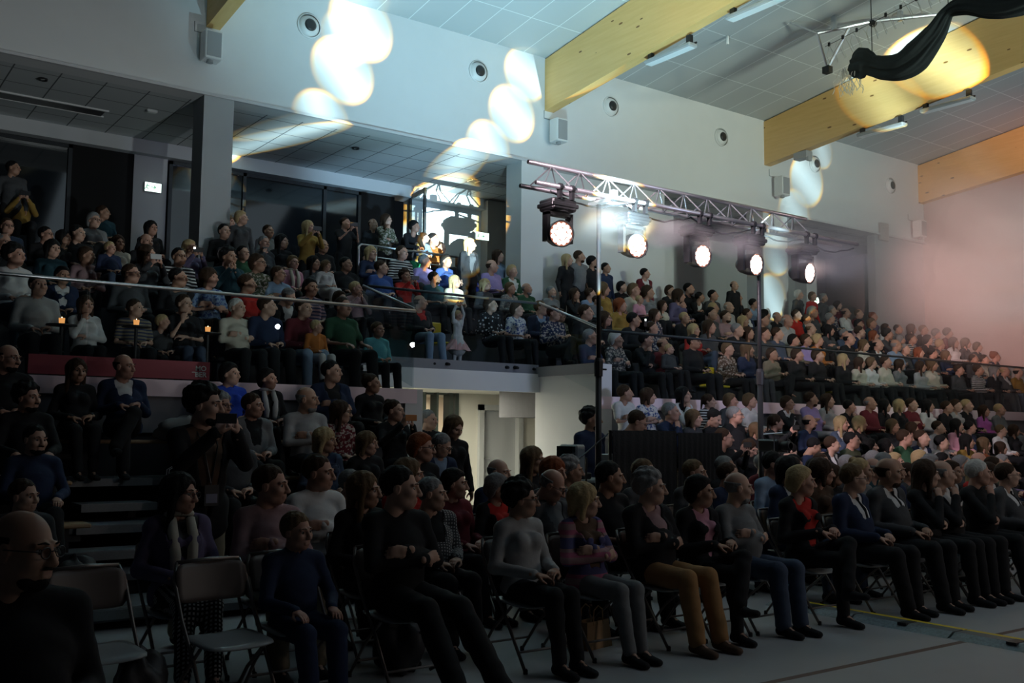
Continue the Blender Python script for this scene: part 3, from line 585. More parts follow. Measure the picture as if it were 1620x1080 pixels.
t = tag(MB().bbox(8.2, 9.2, 1.06, 8.6, 9.5, 1.34, 0.01).build('laptop', mat('laptop_grey', (0.35, 0.36, 0.38), 0.4, 0.5)), 'open grey laptop beside the left pole on the control table', 'laptop'); MB().box(8.22, 9.19, 1.1, 8.58, 9.2, 1.33).build('screen', mat('dim_screen', (0.05, 0.07, 0.10), 0.3), t)
t = empty('microphone_stand', (7.35, 8.7, 0), 0, 'microphone stand with a long boom slanting up to the left pole', 'microphone stand')
MB().tube([(0, 0, 0.02), (0, 0, 1.32)], 0.012, 8).build('pole', blackm, t); MB().tube([(-0.55, 0, 1.02), (0.42, 0.05, 1.62)], 0.009, 8).build('boom', blackm, t)
MB().lathe([(0.0, -0.02), (0.025, -0.01), (0.02, 0.12), (0.012, 0.15)], 12, ((-0.55, 0, 1.02), (-0.8, 0, -0.5))).build('microphone', blackp, t)
for k in range(3): a = k * 2.09; MB().tube([(0, 0, .12), (math.cos(a) * .32, math.sin(a) * .32, .012)], 0.01, 6).build('leg', blackm, t)
# video camera on a tripod
t = empty('tripod', (10.15, 8.35, 0), 0, 'black camera tripod standing between the seats by the right pole', 'tripod')
for k in range(3): a = 0.5 + k * 2.09; MB().tube([(math.cos(a) * .04, math.sin(a) * .04, 1.2), (math.cos(a) * .42, math.sin(a) * .42, 0.01)], 0.015, 6).build('leg', blackm, t)
MB().tube([(0, 0, 1.0), (0, 0, 1.36)], 0.02, 8).lathe([(0.05, 1.33), (0.05, 1.37)], 12).build('head', blackm, t)
t = tag(MB().bbox(10.02, 8.18, 1.38, 10.18, 8.5, 1.54, 0.02).build('video_camera', blackp), 'video camera in a cage on the tripod beside the right pole', 'camera')
MB().lathe([(0.05, 0), (0.06, 0.1), (0.055, 0.14), (0.04, 0.14)], 16, ((10.1, 8.18, 1.46), (0, -1, 0))).build('lens', blackp, t, smooth=True)
MB().tube([(9.98, 8.2, 1.37), (9.98, 8.2, 1.60), (10.24, 8.2, 1.60), (10.24, 8.2, 1.37), (9.98, 8.2, 1.37)], 0.008, 6).tube([(10.02, 8.4, 1.6), (10.2, 8.25, 1.62)], 0.012, 6).build('cage', steel, t)
# ------------------------------------------------------------------ cable ramps
for k in range(5):
    y1 = 6.35 - k * 0.92; y0 = y1 - 0.90
    t = empty('cable_ramp', (7.72, (y0 + y1) / 2, 0), 0, 'yellow-lidded cable ramp, ' + ('farthest one under the chairs', 'second from the far end, behind the front seats', 'third from the far end, by the shoes of the person in grey', 'fourth from the far end, on open floor', 'nearest one at the edge of view')[k], 'cable ramp', 'cable ramps across the floor')
    h = 0.45; mb = MB()
    mb.add([(-0.15, -h, 0), (0.17, -h, 0), (0.17, h, 0), (-0.15, h, 0), (-0.06, -h, 0.045), (0.08, -h, 0.045), (0.08, h, 0.045), (-0.06, h, 0.045)], [(0, 3, 2, 1), (4, 5, 6, 7), (0, 1, 5, 4), (1, 2, 6, 5), (2, 3, 7, 6), (3, 0, 4, 7)])
    mb.build('base', mat('checker_rubber', (0.13, 0.15, 0.16), 0.45, 0.2, noise=0.7, scale=45), t)
    MB().box(0.085, -h, 0.03, 0.155, h, 0.042).box(0.085, -h, 0.0, 0.155, h, 0.03).build('lid', yellowp, t)
    MB().box(-0.10, -0.06, 0.03, 0.06, 0.02, 0.05).build('joint', blackp, t)
# ------------------------------------------------------------------ folding chairs
seat_m = mat('chair_seat_grey', (0.24, 0.26, 0.27), 0.35, spec=0.6); back_m = mat('chair_back_brown', (0.12, 0.095, 0.085), 0.5); tube_m = mat('chair_tube', (0.17, 0.15, 0.14), 0.35, 0.6)
def chair():
    t = empty('folding_chair')
    def pad(w, d, th, curve, n=10, m=8):
        vs = []; fs = []
        for s in (1, -1):
            for j in range(m + 1):
                for i in range(n + 1):
                    u = i / n * 2 - 1; v = j / m * 2 - 1; k = (1 - 0.5 * max(0, abs(u) ** 6 + abs(v) ** 6 - 1))
                    e = (1 - abs(u) ** 8) * (1 - abs(v) ** 8)
                    x = u * w / 2 * (1 - 0.10 * abs(v) ** 6); y = v * d / 2 * (1 - 0.10 * abs(u) ** 6); vs.append((x, y, curve(u, v) + s * th / 2 * (0.35 + 0.65 * e)))
        o = (n + 1) * (m + 1)
        for j in range(m):
            for i in range(n):
                a = j * (n + 1) + i; fs.append((a, a + 1, a + n + 2, a + n + 1)); fs.append((o + a, o + a + n + 1, o + a + n + 2, o + a + 1))
        for i in range(n): fs.append((i, o + i, o + i + 1, i + 1)); a = m * (n + 1) + i; fs.append((a, a + 1, o + a + 1, o + a))
        for j in range(m): a = j * (n + 1); fs.append((a, a + n + 1, o + a + n + 1, o + a)); a += n; fs.append((a, o + a, o + a + n + 1, a + n + 1))
        return vs, fs
    vs, fs = pad(0.41, 0.40, 0.03, lambda u, v: 0.45 - 0.012 * (1 - u * u) + (0.01 * v))
    MB().add([(x, y - 0.02, z) for x, y, z in vs], fs).build('seat', seat_m, t, smooth=True)
    vs, fs = pad(0.43, 0.23, 0.022, lambda u, v: 0.0)
    MB().add([(x, 0.25 + 0.045 * (x / 0.21) ** 2 * -1 + 0.20 * (y) + z, 0.755 + y) for x, y, z in vs], fs).build('backrest', back_m, t, smooth=True)
    for s in (-1, 1):
        MB().tube([(s * 0.215, -0.28, 0.015), (s * 0.215, -0.05, 0.36), (s * 0.22, 0.10, 0.56), (s * 0.218, 0.23, 0.78), (s * 0.19, 0.27, 0.875)], 0.0115, 8).build('leg', tube_m, t, smooth=True)
        MB().tube([(s * 0.195, 0.30, 0.015), (s * 0.195, 0.12, 0.24), (s * 0.20, -0.10, 0.43)], 0.0105, 8).build('leg', tube_m, t, smooth=True)
        MB().lathe([(0.016, 0), (0.016, 0.03), (0.012, 0.035)], 8, ((s * 0.215, -0.285, 0), (0, 0, 1))).build('rubber_foot', blackp, t)
        MB().lathe([(0.016, 0), (0.016, 0.03), (0.012, 0.035)], 8, ((s * 0.195, 0.30, 0), (0, 0, 1))).build('rubber_foot', blackp, t)
    MB().tube([(-0.19, 0.27, 0.875), (0, 0.262, 0.885), (0.19, 0.27, 0.875)], 0.0115, 8).build('top_rail', tube_m, t, smooth=True)
    MB().tube([(-0.215, -0.20, 0.13), (0.215, -0.20, 0.13)], 0.009, 6).build('crossbar', tube_m, t); MB().tube([(-0.195, 0.22, 0.12), (0.195, 0.22, 0.12)], 0.009, 6).build('crossbar', tube_m, t)
    return t
chair0 = chair(); chair_used = [False]
def put_chair(x, y, z, label, group, rz=0.0):
    c = chair0 if not chair_used[0] else copy_tree(chair0); chair_used[0] = True
    c.location = (x, y, z); c.scale = (1, 1, 0.955); c.rotation_euler = (0, 0, rz); tag(c, label, 'chair', group); return c
# ------------------------------------------------------------------ things on the floor and steps
def paper_bag(x, y, z, w, d, h, m, lb, rz=0.0, name='paper_bag'):
    t = empty(name, (x, y, z), rz, lb, 'bag'); mb = MB(); a = 0.02
    mb.add([(-w / 2, -d / 2, 0), (w / 2, -d / 2, 0), (w / 2, d / 2, 0), (-w / 2, d / 2, 0), (-w / 2 + a, -d / 2 + a, h), (w / 2 - a, -d / 2 + a, h), (w / 2 - a, d / 2 - a, h * .98), (-w / 2 + a, d / 2 - a, h * .98)],
           [(0, 3, 2, 1), (0, 1, 5, 4), (1, 2, 6, 5), (2, 3, 7, 6), (3, 0, 4, 7)]); b = mb.build('body', m, t); sd = b.modifiers.new('s', 'SOLIDIFY'); sd.thickness = 0.003
    for s in (-1, 1): MB().tube([(-0.06, s * (d / 2 - a), h - .03), (-0.05, s * (d / 2 - a), h + .08), (0.0, s * (d / 2 - a), h + .11), (0.05, s * (d / 2 - a), h + .08), (0.06, s * (d / 2 - a), h - .03)], 0.005, 6).build('handle', m, t)
paper_bag(3.42, 10.95, 0.66, 0.27, 0.12, 0.42, mat('white_card', (0.55, 0.54, 0.58), 0.7), 'white gift bag standing on the step beside the person in the navy suit')
kraft = mat('kraft_paper', (0.36, 0.22, 0.11), 0.8, noise=0.1, scale=9)
paper_bag(1.72, 5.1, 0, 0.36, 0.16, 0.13, kraft, 'brown paper bag lying under the second empty chair', 0.3)
paper_bag(5.0, 5.85, 0, 0.30, 0.16, 0.20, kraft, 'brown paper bag on the floor between the legs of two seated people', 0.2)
def lump(name, c, r, m, lb, cat, seed=1, sub=True):
    n, k = 26, 18; vs = []; fs = []; rs = np.random.RandomState(seed).rand(8) * 6
    for j in range(k + 1):
        th = PI * j / k
        for i in range(n):
            a = 2 * PI * i / n; q = 1 + 0.13 * math.sin(3 * a + rs[0] + 2 * th) + 0.09 * math.sin(5 * a + rs[1] - 3 * th) + 0.05 * math.sin(11 * a + 6 * th + rs[2])
            vs.append((c[0] + r[0] * math.sin(th) * math.cos(a) * q, c[1] + r[1] * math.sin(th) * math.sin(a) * q, max(c[2] + r[2] * math.cos(th) * q, c[2] - r[2] * 0.92)))
    for j in range(k):
        for i in range(n): fs.append((j * n + i, j * n + (i + 1) % n, (j + 1) * n + (i + 1) % n, (j + 1) * n + i))
    return tag(MB().add(vs, fs).build(name, m, smooth=True), lb, cat)
o_ = lump('backpack', (3.42, 5.95, 0.19), (0.17, 0.15, 0.21), mat('black_nylon', (0.02, 0.02, 0.024), 0.6), 'black backpack on the floor behind the boy', 'backpack', 2)
MB().tube([(3.55, 5.82, 0.3), (3.62, 5.78, 0.2), (3.6, 5.76, 0.06), (3.55, 5.8, 0.03)], 0.012, 6).build('strap', MATS['black_nylon'], o_)
lump('folded_coat', (3.75, 11.45, 1.58), (0.36, 0.2, 0.15), mat('grey_coat', (0.26, 0.26, 0.26), 0.9), 'grey coat heaped on the bench right of the person in the navy suit', 'coat', 5)
lump('shoulder_bag', (1.62, 5.62, 0.2), (0.14, 0.14, 0.2), mat('dark_leather', (0.03, 0.028, 0.03), 0.5), 'dark handbag on the floor between the two empty chairs', 'bag', 7)
lump('backpack', (2.05, 9.15, 0.30), (0.2, 0.16, 0.2), MATS['black_nylon'], 'black rucksack on the low platform at the left aisle', 'backpack', 9)
# red banner behind the glass, with its small mark
t = tag(MB().box(2.15, 12.16, 2.2, 4.2, 12.2, 2.42).build('red_banner', mat('red_banner_vinyl', (0.42, 0.06, 0.08), 0.6)), 'long dull red banner lying behind the left glass balustrade', 'banner')
def text(s, size, loc, m, parent=None, rx=PI / 2, name='lettering', ext=0.002):
    cu = bpy.data.curves.new(name, 'FONT'); cu.body = s; cu.size = size; cu.extrude = ext; cu.align_x = 'CENTER'; cu.materials.append(m); cu.offset = size * 0.02
    o = bpy.data.objects.new(name, cu); COL.objects.link(o); bpy.context.view_layer.update(); me = bpy.data.meshes.new_from_object(o.evaluated_get(bpy.context.evaluated_depsgraph_get())); bpy.data.objects.remove(o)
    o = bpy.data.objects.new(name, me); COL.objects.link(o); o.location = loc; o.rotation_euler = (rx, 0, 0)
    if parent: o.parent = parent
    return o
wl = mat('white_print', (0.85, 0.82, 0.78), 0.6)
text('MO', 0.085, (4.09, 12.157, 2.31), wl, t); text('BER', 0.085, (4.09, 12.157, 2.235), wl, t)
MB().box(3.98, 12.155, 2.285, 4.03, 12.16, 2.295).build('lettering', wl, t)
# candle glasses on small tables in the first gallery row
for (px, py, lb) in ((98, 503, 'candle glass glowing in front of the person in the pale sweater'), (216, 506, 'candle glass glowing behind the balustrade near the middle of the left block'), (329, 517, 'candle glass glowing beside the person in blue jeans')):
    p = atY(px, py, 12.45)
    t = tag(MB().lathe([(0.16, 0), (0.17, 0.01), (0.03, 0.03), (0.02, 0.1), (0.02, p[2] - 2.06 - 0.1), (0.17, p[2] - 2.06 - 0.09), (0.17, p[2] - 2.06 - 0.075), (0, p[2] - 2.06 - 0.075)], 18, ((p[0], p[1], 2.06), (0, 0, 1))).build('side_table', blackm), lb.replace('candle glass glowing', 'small round table'), 'table', 'small tables of the first gallery row')
    c = tag(MB().lathe([(0.03, 0), (0.035, 0.07), (0.032, 0.07), (0.028, 0.005)], 14, ((p[0], p[1], p[2] - 0.07), (0, 0, 1))).build('candle_glass', emat('warm_wax', (1.0, 0.42, 0.12), 0.9)), lb, 'candle', 'candles of the first gallery row')
    MB().lathe([(0.0, 0.0), (0.008, 0.01), (0.004, 0.03), (0, 0.035)], 8, ((p[0], p[1], p[2] - 0.02), (0, 0, 1))).build('flame', emat('flame', (1.0, 0.7, 0.3), 12.0), c)
# coat on the cloakroom rack
t = empty('coat_rack', (11.15, 20.0, 0), 0, 'coat rack with a few coats in the lit room behind the passage door', 'coat rack')
MB().tube([(-0.4, 0, 0.0), (-0.4, 0, 1.95)], 0.02).tube([(0.6, 0, 0.0), (0.6, 0, 1.95)], 0.02).tube([(-0.45, 0, 1.95), (0.65, 0, 1.95)], 0.02).tube([(-0.4, 0, 2.2), (0.6, 0, 2.2)], 0.015).build('frame', blackm, t)
for k in range(4): lump('coat', (11.0 + 0.14 * k, 19.98, 1.5), (0.07, 0.16, 0.42), mat('coat_cloth_%d' % (k % 2), ((0.2, 0.19, 0.19), (0.35, 0.33, 0.32))[k % 2], 0.9), 'coat hanging on the rack in the lit cloakroom, ' + ('leftmost', 'second from left', 'third from left', 'rightmost')[k], 'coat', k)
# ------------------------------------------------------------------ haze of the smoke machine
def hazemat(name, dens, col, sc, lo, hi, box, soft, seed=0.0):
    """scattering haze: noise wisps inside a soft ellipsoid, box given as centre and radii in object space"""
    m = bpy.data.materials.new(name); m.use_nodes = True; nt = m.node_tree; N = nt.nodes; L = nt.links; N.remove(N['Principled BSDF'])
    tc = N.new('ShaderNodeTexCoord'); mp = N.new('ShaderNodeMapping'); mp.inputs['Scale'].default_value = sc; mp.inputs['Location'].default_value = (seed, seed * 1.7, seed * .6); L.new(tc.outputs['Object'], mp.inputs[0])
    nz = N.new('ShaderNodeTexNoise'); nz.inputs['Scale'].default_value = 1.0; nz.inputs['Detail'].default_value = 3; L.new(mp.outputs[0], nz.inputs['Vector'])
    mr = N.new('ShaderNodeMapRange'); mr.inputs[1].default_value = lo; mr.inputs[2].default_value = hi; L.new(nz.outputs['Fac'], mr.inputs[0])
    m2 = N.new('ShaderNodeMapping'); m2.vector_type = 'POINT'; m2.inputs['Scale'].default_value = [1 / r for r in box]; L.new(tc.outputs['Object'], m2.inputs[0])
    vl = N.new('ShaderNodeVectorMath'); vl.operation = 'LENGTH'; L.new(m2.outputs[0], vl.inputs[0])
    m3 = N.new('ShaderNodeMapRange'); m3.interpolation_type = 'SMOOTHSTEP'; m3.inputs[1].default_value = 1.0; m3.inputs[2].default_value = 1.0 - soft; L.new(vl.outputs['Value'], m3.inputs[0])
    mu = N.new('ShaderNodeMath'); mu.operation = 'MULTIPLY'; L.new(mr.outputs[0], mu.inputs[0]); L.new(m3.outputs[0], mu.inputs[1])
    md = N.new('ShaderNodeMath'); md.operation = 'MULTIPLY'; md.inputs[1].default_value = dens; L.new(mu.outputs[0], md.inputs[0])
    vs = N.new('ShaderNodeVolumeScatter'); vs.inputs['Color'].default_value = (*col, 1); vs.inputs['Anisotropy'].default_value = 0.1; L.new(md.outputs[0], vs.inputs['Density']); L.new(vs.outputs[0], N['Material Output'].inputs['Volume']); return m
def haze(name, c, r, dens, col, sc, lo, hi, soft, lb, rz=0.0, seed=0.0):
    o = MB().box(-r[0], -r[1], -r[2], r[0], r[1], r[2]).build(name, hazemat(name, dens, col, sc, lo, hi, r, soft, seed)); o.location = c; o.rotation_euler = (0, 0, rz)
    return tag(o, lb, 'haze', None, 'stuff')
haze('pink_haze', (18.4, 9.9, 4.95), (8.6, 1.75, 2.3), 0.80, (0.96, 0.9, 0.9), (0.30, 0.5, 0.8), 0.30, 0.70, 0.95, 'pink stage haze drifting over the right side of the crowd')
for (c_, r_, d_, sd_, lb_) in (((7.95, 8.95, 4.13), (0.95, 0.45, 0.36), 0.7, 1.0, 'bright smoke puff between the first and second stage lamps'), ((9.05, 8.95, 4.08), (0.8, 0.4, 0.28), 5.0, 4.0, 'smoke puff between the second and third stage lamps'),
                            ((10.1, 8.95, 4.1), (0.8, 0.4, 0.32), 3.2, 7.0, 'smoke puff between the third and fourth stage lamps'), ((11.9, 9.0, 4.15), (1.7, 0.5, 0.50), 2.6, 9.0, 'smoke streaming right from the last stage lamp')):
    haze('lamp_smoke', c_, r_, d_, (0.98, 0.95, 0.98), (1.8, 1.6, 4.2), 0.36, 0.66, 0.95, lb_, 0.0, sd_)
spot('haze_light', (8.0, 4.6, 2.3), (19.8, 10.3, 5.1), 26, 14500, (1.0, 0.53, 0.47), 1.0, 0.1)  # added spot aimed through the haze, no lamp stands here
spot('haze_light', (26.5, 9.3, 6.5), (20.0, 10.2, 4.6), 50, 500, (1.0, 0.62, 0.55), 1.0, 0.1)  # second added spot, from the right end of the haze
spot('smoke_light', (4.2, 7.4, 5.5), (9.3, 8.95, 4.12), 34, 3600, (1.0, 0.80, 0.88), 1.0, 0.1)  # unseen spot added to light the smoke puffs
# ------------------------------------------------------------------ figures: signed-distance bodies polygonised with surface nets
def d_cap(P, a, b, ra, rb, sc=None):
    a = np.asarray(a, np.float32); b = np.asarray(b, np.float32)
    if sc is not None:
        s = np.asarray(sc, np.float32); P = P / s; a = a / s; b = b / s
    ba = b - a; pa = P - a; t = np.clip((pa @ ba) / max(float(ba @ ba), 1e-9), 0, 1)
    d = np.sqrt(((pa - t[..., None] * ba) ** 2).sum(-1)) - (ra + (rb - ra) * t)
    return d * (min(sc) if sc is not None else 1.0)
def d_ell(P, c, r, M=None):
    q = P - np.asarray(c, np.float32)
    if M is not None: q = q @ np.asarray(M, np.float32)
    r = np.asarray(r, np.float32); k0 = np.sqrt(((q / r) ** 2).sum(-1)); k1 = np.sqrt(((q / r ** 2) ** 2).sum(-1)) + 1e-9
    return k0 * (k0 - 1) / k1
class SDF:
    """list of primitives: ('c', a, b, ra, rb, scale, k) or ('e', c, r, M, k), added, or cut with sign -1"""
    def __init__(s): s.p = []
    def cap(s, a, b, ra, rb=None, k=0.02, sc=None, sub=False, grow=0.0):
        rb = ra if rb is None else rb; s.p.append(('c', a, b, ra, rb, sc, k, sub)); return s
    def ell(s, c, r, k=0.02, M=None, sub=False): s.p.append(('e', c, r, M, k, sub)); return s
    def plane(s, c, n): s.p.append(('p', c, n)); return s          # keeps the side opposite to n
    def fn(s, f): s.p.append(('f', f)); return s
    def mesh(s, res, grow=0.0, noise=None):
        lo = np.array([9.0] * 3); hi = -lo; bb = []
        for q in s.p:
            if q[0] == 'c':
                sc = np.array(q[5] if q[5] is not None else (1, 1, 1)); r = (max(q[3], q[4]) + grow) * sc + 0.5 * q[6]
                l = np.minimum(q[1], q[2]) - r; h = np.maximum(q[1], q[2]) + r; sub = q[7]
            elif q[0] == 'e':
                r = np.array(q[2]) if q[3] is None else np.array([max(q[2])] * 3); r = r + grow + 0.5 * q[4]; l = np.array(q[1]) - r; h = np.array(q[1]) + r; sub = q[5]
            else: bb.append(None); continue
            bb.append((l, h))
            if not sub: lo = np.minimum(lo, l); hi = np.maximum(hi, h)
        lo = lo - 2 * res; hi = hi + 2 * res; n = np.ceil((hi - lo) / res).astype(int) + 1
        ax = [(lo[i] + res * np.arange(n[i])).astype(np.float32) for i in range(3)]
        F = np.full(tuple(n), 1.0, np.float32)
        for q, b in zip(s.p, bb):
            if b is None:
                sl = (slice(None),) * 3
            else:
                i0 = np.clip(np.floor((b[0] - lo) / res - 2).astype(int), 0, n); i1 = np.clip(np.ceil((b[1] - lo) / res + 3).astype(int), 0, n)
                if (i1 <= i0).any(): continue
                sl = tuple(slice(i0[i], i1[i]) for i in range(3))
            G = np.stack(np.meshgrid(ax[0][sl[0]], ax[1][sl[1]], ax[2][sl[2]], indexing='ij'), -1); f = F[sl]
            if q[0] == 'p':
                d = (G - np.asarray(q[1], np.float32)) @ np.asarray(q[2], np.float32); F[sl] = np.maximum(f, d); continue
            if q[0] == 'f': F[sl] = q[1](G, f); continue
            d = d_cap(G, *q[1:6]) if q[0] == 'c' else d_ell(G, q[1], q[2], q[3]); k = q[6] if q[0] == 'c' else q[4]; sub = q[7] if q[0] == 'c' else q[5]
            if not sub:
                d = d - grow; h = np.maximum(k - np.abs(f - d), 0) / k; F[sl] = np.minimum(f, d) - h * h * k * 0.25
            else:
                d = -d; h = np.maximum(k - np.abs(f - d), 0) / k; F[sl] = np.maximum(f, d) + h * h * k * 0.25
        if noise is not None:
            G = np.stack(np.meshgrid(*ax, indexing='ij'), -1); F += noise(G)
        F[0] = F[-1] = 1; F[:, 0] = F[:, -1] = 1; F[:, :, 0] = F[:, :, -1] = 1
        return surface_net(F, lo, res)
def surface_net(F, lo, res):
    ins = F < 0; nx, ny, nz = F.shape; C = (nx - 1, ny - 1, nz - 1)
    cnt = np.zeros(C, np.int8)
    for i in (0, 1):
        for j in (0, 1):
            for k in (0, 1): cnt += ins[i:i + C[0], j:j + C[1], k:k + C[2]]
    cells = np.argwhere((cnt > 0) & (cnt < 8))
    if len(cells) == 0: return np.zeros((0, 3)), np.zeros((0, 4), int)
    idx = np.full(C, -1, np.int32); idx[tuple(cells.T)] = np.arange(len(cells))
    corn = np.array([(i, j, k) for i in (0, 1) for j in (0, 1) for k in (0, 1)])
    V = np.stack([F[tuple((cells + c).T)] for c in corn], 1)
    acc = np.zeros((len(cells), 3)); num = np.zeros(len(cells))
    for a in range(8):
        for b in range(a + 1, 8):
            if np.abs(corn[a] - corn[b]).sum() != 1: continue
            m = (V[:, a] < 0) != (V[:, b] < 0); t = V[:, a] / np.where(m, V[:, a] - V[:, b], 1)
            acc += np.where(m[:, None], corn[a] + t[:, None] * (corn[b] - corn[a]), 0); num += m
    P = (cells + acc / num[:, None]) * res + lo; Q = []
    for ax in range(3):
        o = [q for q in range(3) if q != ax]; sh = [slice(None)] * 3; sh2 = list(sh); sh[ax] = slice(0, -1); sh2[ax] = slice(1, None)
        e = np.argwhere(ins[tuple(sh)] != ins[tuple(sh2)])
        e = e[(e[:, o[0]] > 0) & (e[:, o[1]] > 0)]
        if len(e) == 0: continue
        flip = ins[tuple(e.T)]; d0 = np.eye(3, dtype=int)[o[0]]; d1 = np.eye(3, dtype=int)[o[1]]
        q = np.stack([idx[tuple((e - d).T)] for d in (d0 + d1, d1, 0 * d0, d0)], 1)
        if ax == 1: flip = ~flip
        q[~flip] = q[~flip][:, ::-1]; Q.append(q)
    return P, np.concatenate(Q)
RES = {0: (0.0048, 0.0055, 0.0115, 0.016), 1: (0.0085, 0.010, 0.019, 0.022), 2: (0.014, 0.016, 0.028, 0.03)}   # head, hand, cloth, body
def wrinkle(P, amp, f=22.0, ph=0.0):
    return amp * (np.sin(P[..., 0] * f + 2.1 * np.sin(P[..., 2] * f * .7 + ph) + ph) * np.sin(P[..., 2] * f * 1.15 + 1.7 * np.sin(P[..., 1] * f * .6)) + 0.5 * np.sin(P[..., 1] * f * 1.9 + P[..., 2] * f * .8 + ph))
# ---- heads
def head_sdf(sex, age=0):
    s = SDF(); j = 1.0 if sex == 'm' else 0.92
    s.ell((0, 0.018, 0.032), (0.076, 0.095, 0.088), 0.02).ell((0, -0.03, -0.03), (0.061 * j, 0.064, 0.080), 0.03)
    s.ell((0, -0.05, -0.082), (0.036 * j, 0.036, 0.030), 0.03)
    for x in (-1, 1):
        s.ell((x * 0.046 * j, -0.015, -0.062), (0.022, 0.035, 0.03), 0.03).ell((x * 0.042, -0.062, -0.022), (0.022, 0.024, 0.02), 0.03)
        s.cap((x * 0.016, -0.088, 0.028), (x * 0.047, -0.078, 0.026), 0.010, 0.008, 0.014)
        s.ell((x * 0.031, -0.101, 0.008), (0.017, 0.016, 0.013), 0.016, sub=True)
        s.ell((x * 0.077, 0.008, -0.004), (0.009, 0.021, 0.032), 0.008).ell((x * 0.087, -0.002, -0.002), (0.006, 0.010, 0.017), 0.006, sub=True)
    s.cap((0, -0.090, 0.018), (0, -0.113, -0.026), 0.0085, 0.0135, 0.012)
    for x in (-1, 1): s.ell((x * 0.012, -0.103, -0.030), (0.009, 0.012, 0.009), 0.008)
    s.cap((-0.017, -0.0905, -0.0555), (0.017, -0.0905, -0.0555), 0.0058, None, 0.008).cap((-0.015, -0.0895, -0.068), (0.015, -0.0895, -0.068), 0.0068, None, 0.008)
    s.cap((-0.022, -0.100, -0.0615), (0.022, -0.100, -0.0615), 0.0032, None, 0.004, sub=True)
    s.cap((0, 0.022, -0.06), (0, 0.042, -0.17), 0.052 * j, 0.056 * j, 0.025)
    return s
_cache = {}
def sphere_pts(c, r, n=10, front=0.0):
    vs = []; fs = []
    for j in range(n + 1):
        th = PI * j / n
        for i in range(n * 2): a = PI * i / n; vs.append((c[0] + r * math.sin(th) * math.cos(a), c[1] - r * math.cos(th), c[2] + r * math.sin(th) * math.sin(a)))
    m = n * 2
    for j in range(n):
        for i in range(m): fs.append((j * m + i, j * m + (i + 1) % m, (j + 1) * m + (i + 1) % m, (j + 1) * m + i))
    return vs, fs
def head_mesh(sex, lod):
    k = ('h', sex, lod)
    if k in _cache: return _cache[k]
    V, Q = head_sdf(sex).mesh(RES[lod][0]); mi = np.zeros(len(Q), int)
    if lod < 2:
        c = V[Q].mean(1); mi[(np.abs(c[:, 0]) < 0.019) & (c[:, 1] < -0.0885) & (np.abs(c[:, 2] + 0.0615) < 0.0105 - np.abs(c[:, 0]) * 0.25)] = 1
    V = list(map(tuple, V)); Q = [tuple(q) for q in Q]; mi = list(mi)
    if lod < 2:
        for x in (-1, 1):
            vs, fs = sphere_pts((x * 0.0315, -0.0742, 0.0065), 0.0125, 8 if lod == 0 else 6); b = len(V); V += vs; Q += [tuple(b + i for i in f) for f in fs]
            n = 16 if lod == 0 else 12; mi += [3 if i < n * 2 else 2 for i in range(len(fs))]
    _cache[k] = (np.array(V), Q, mi); return _cache[k]
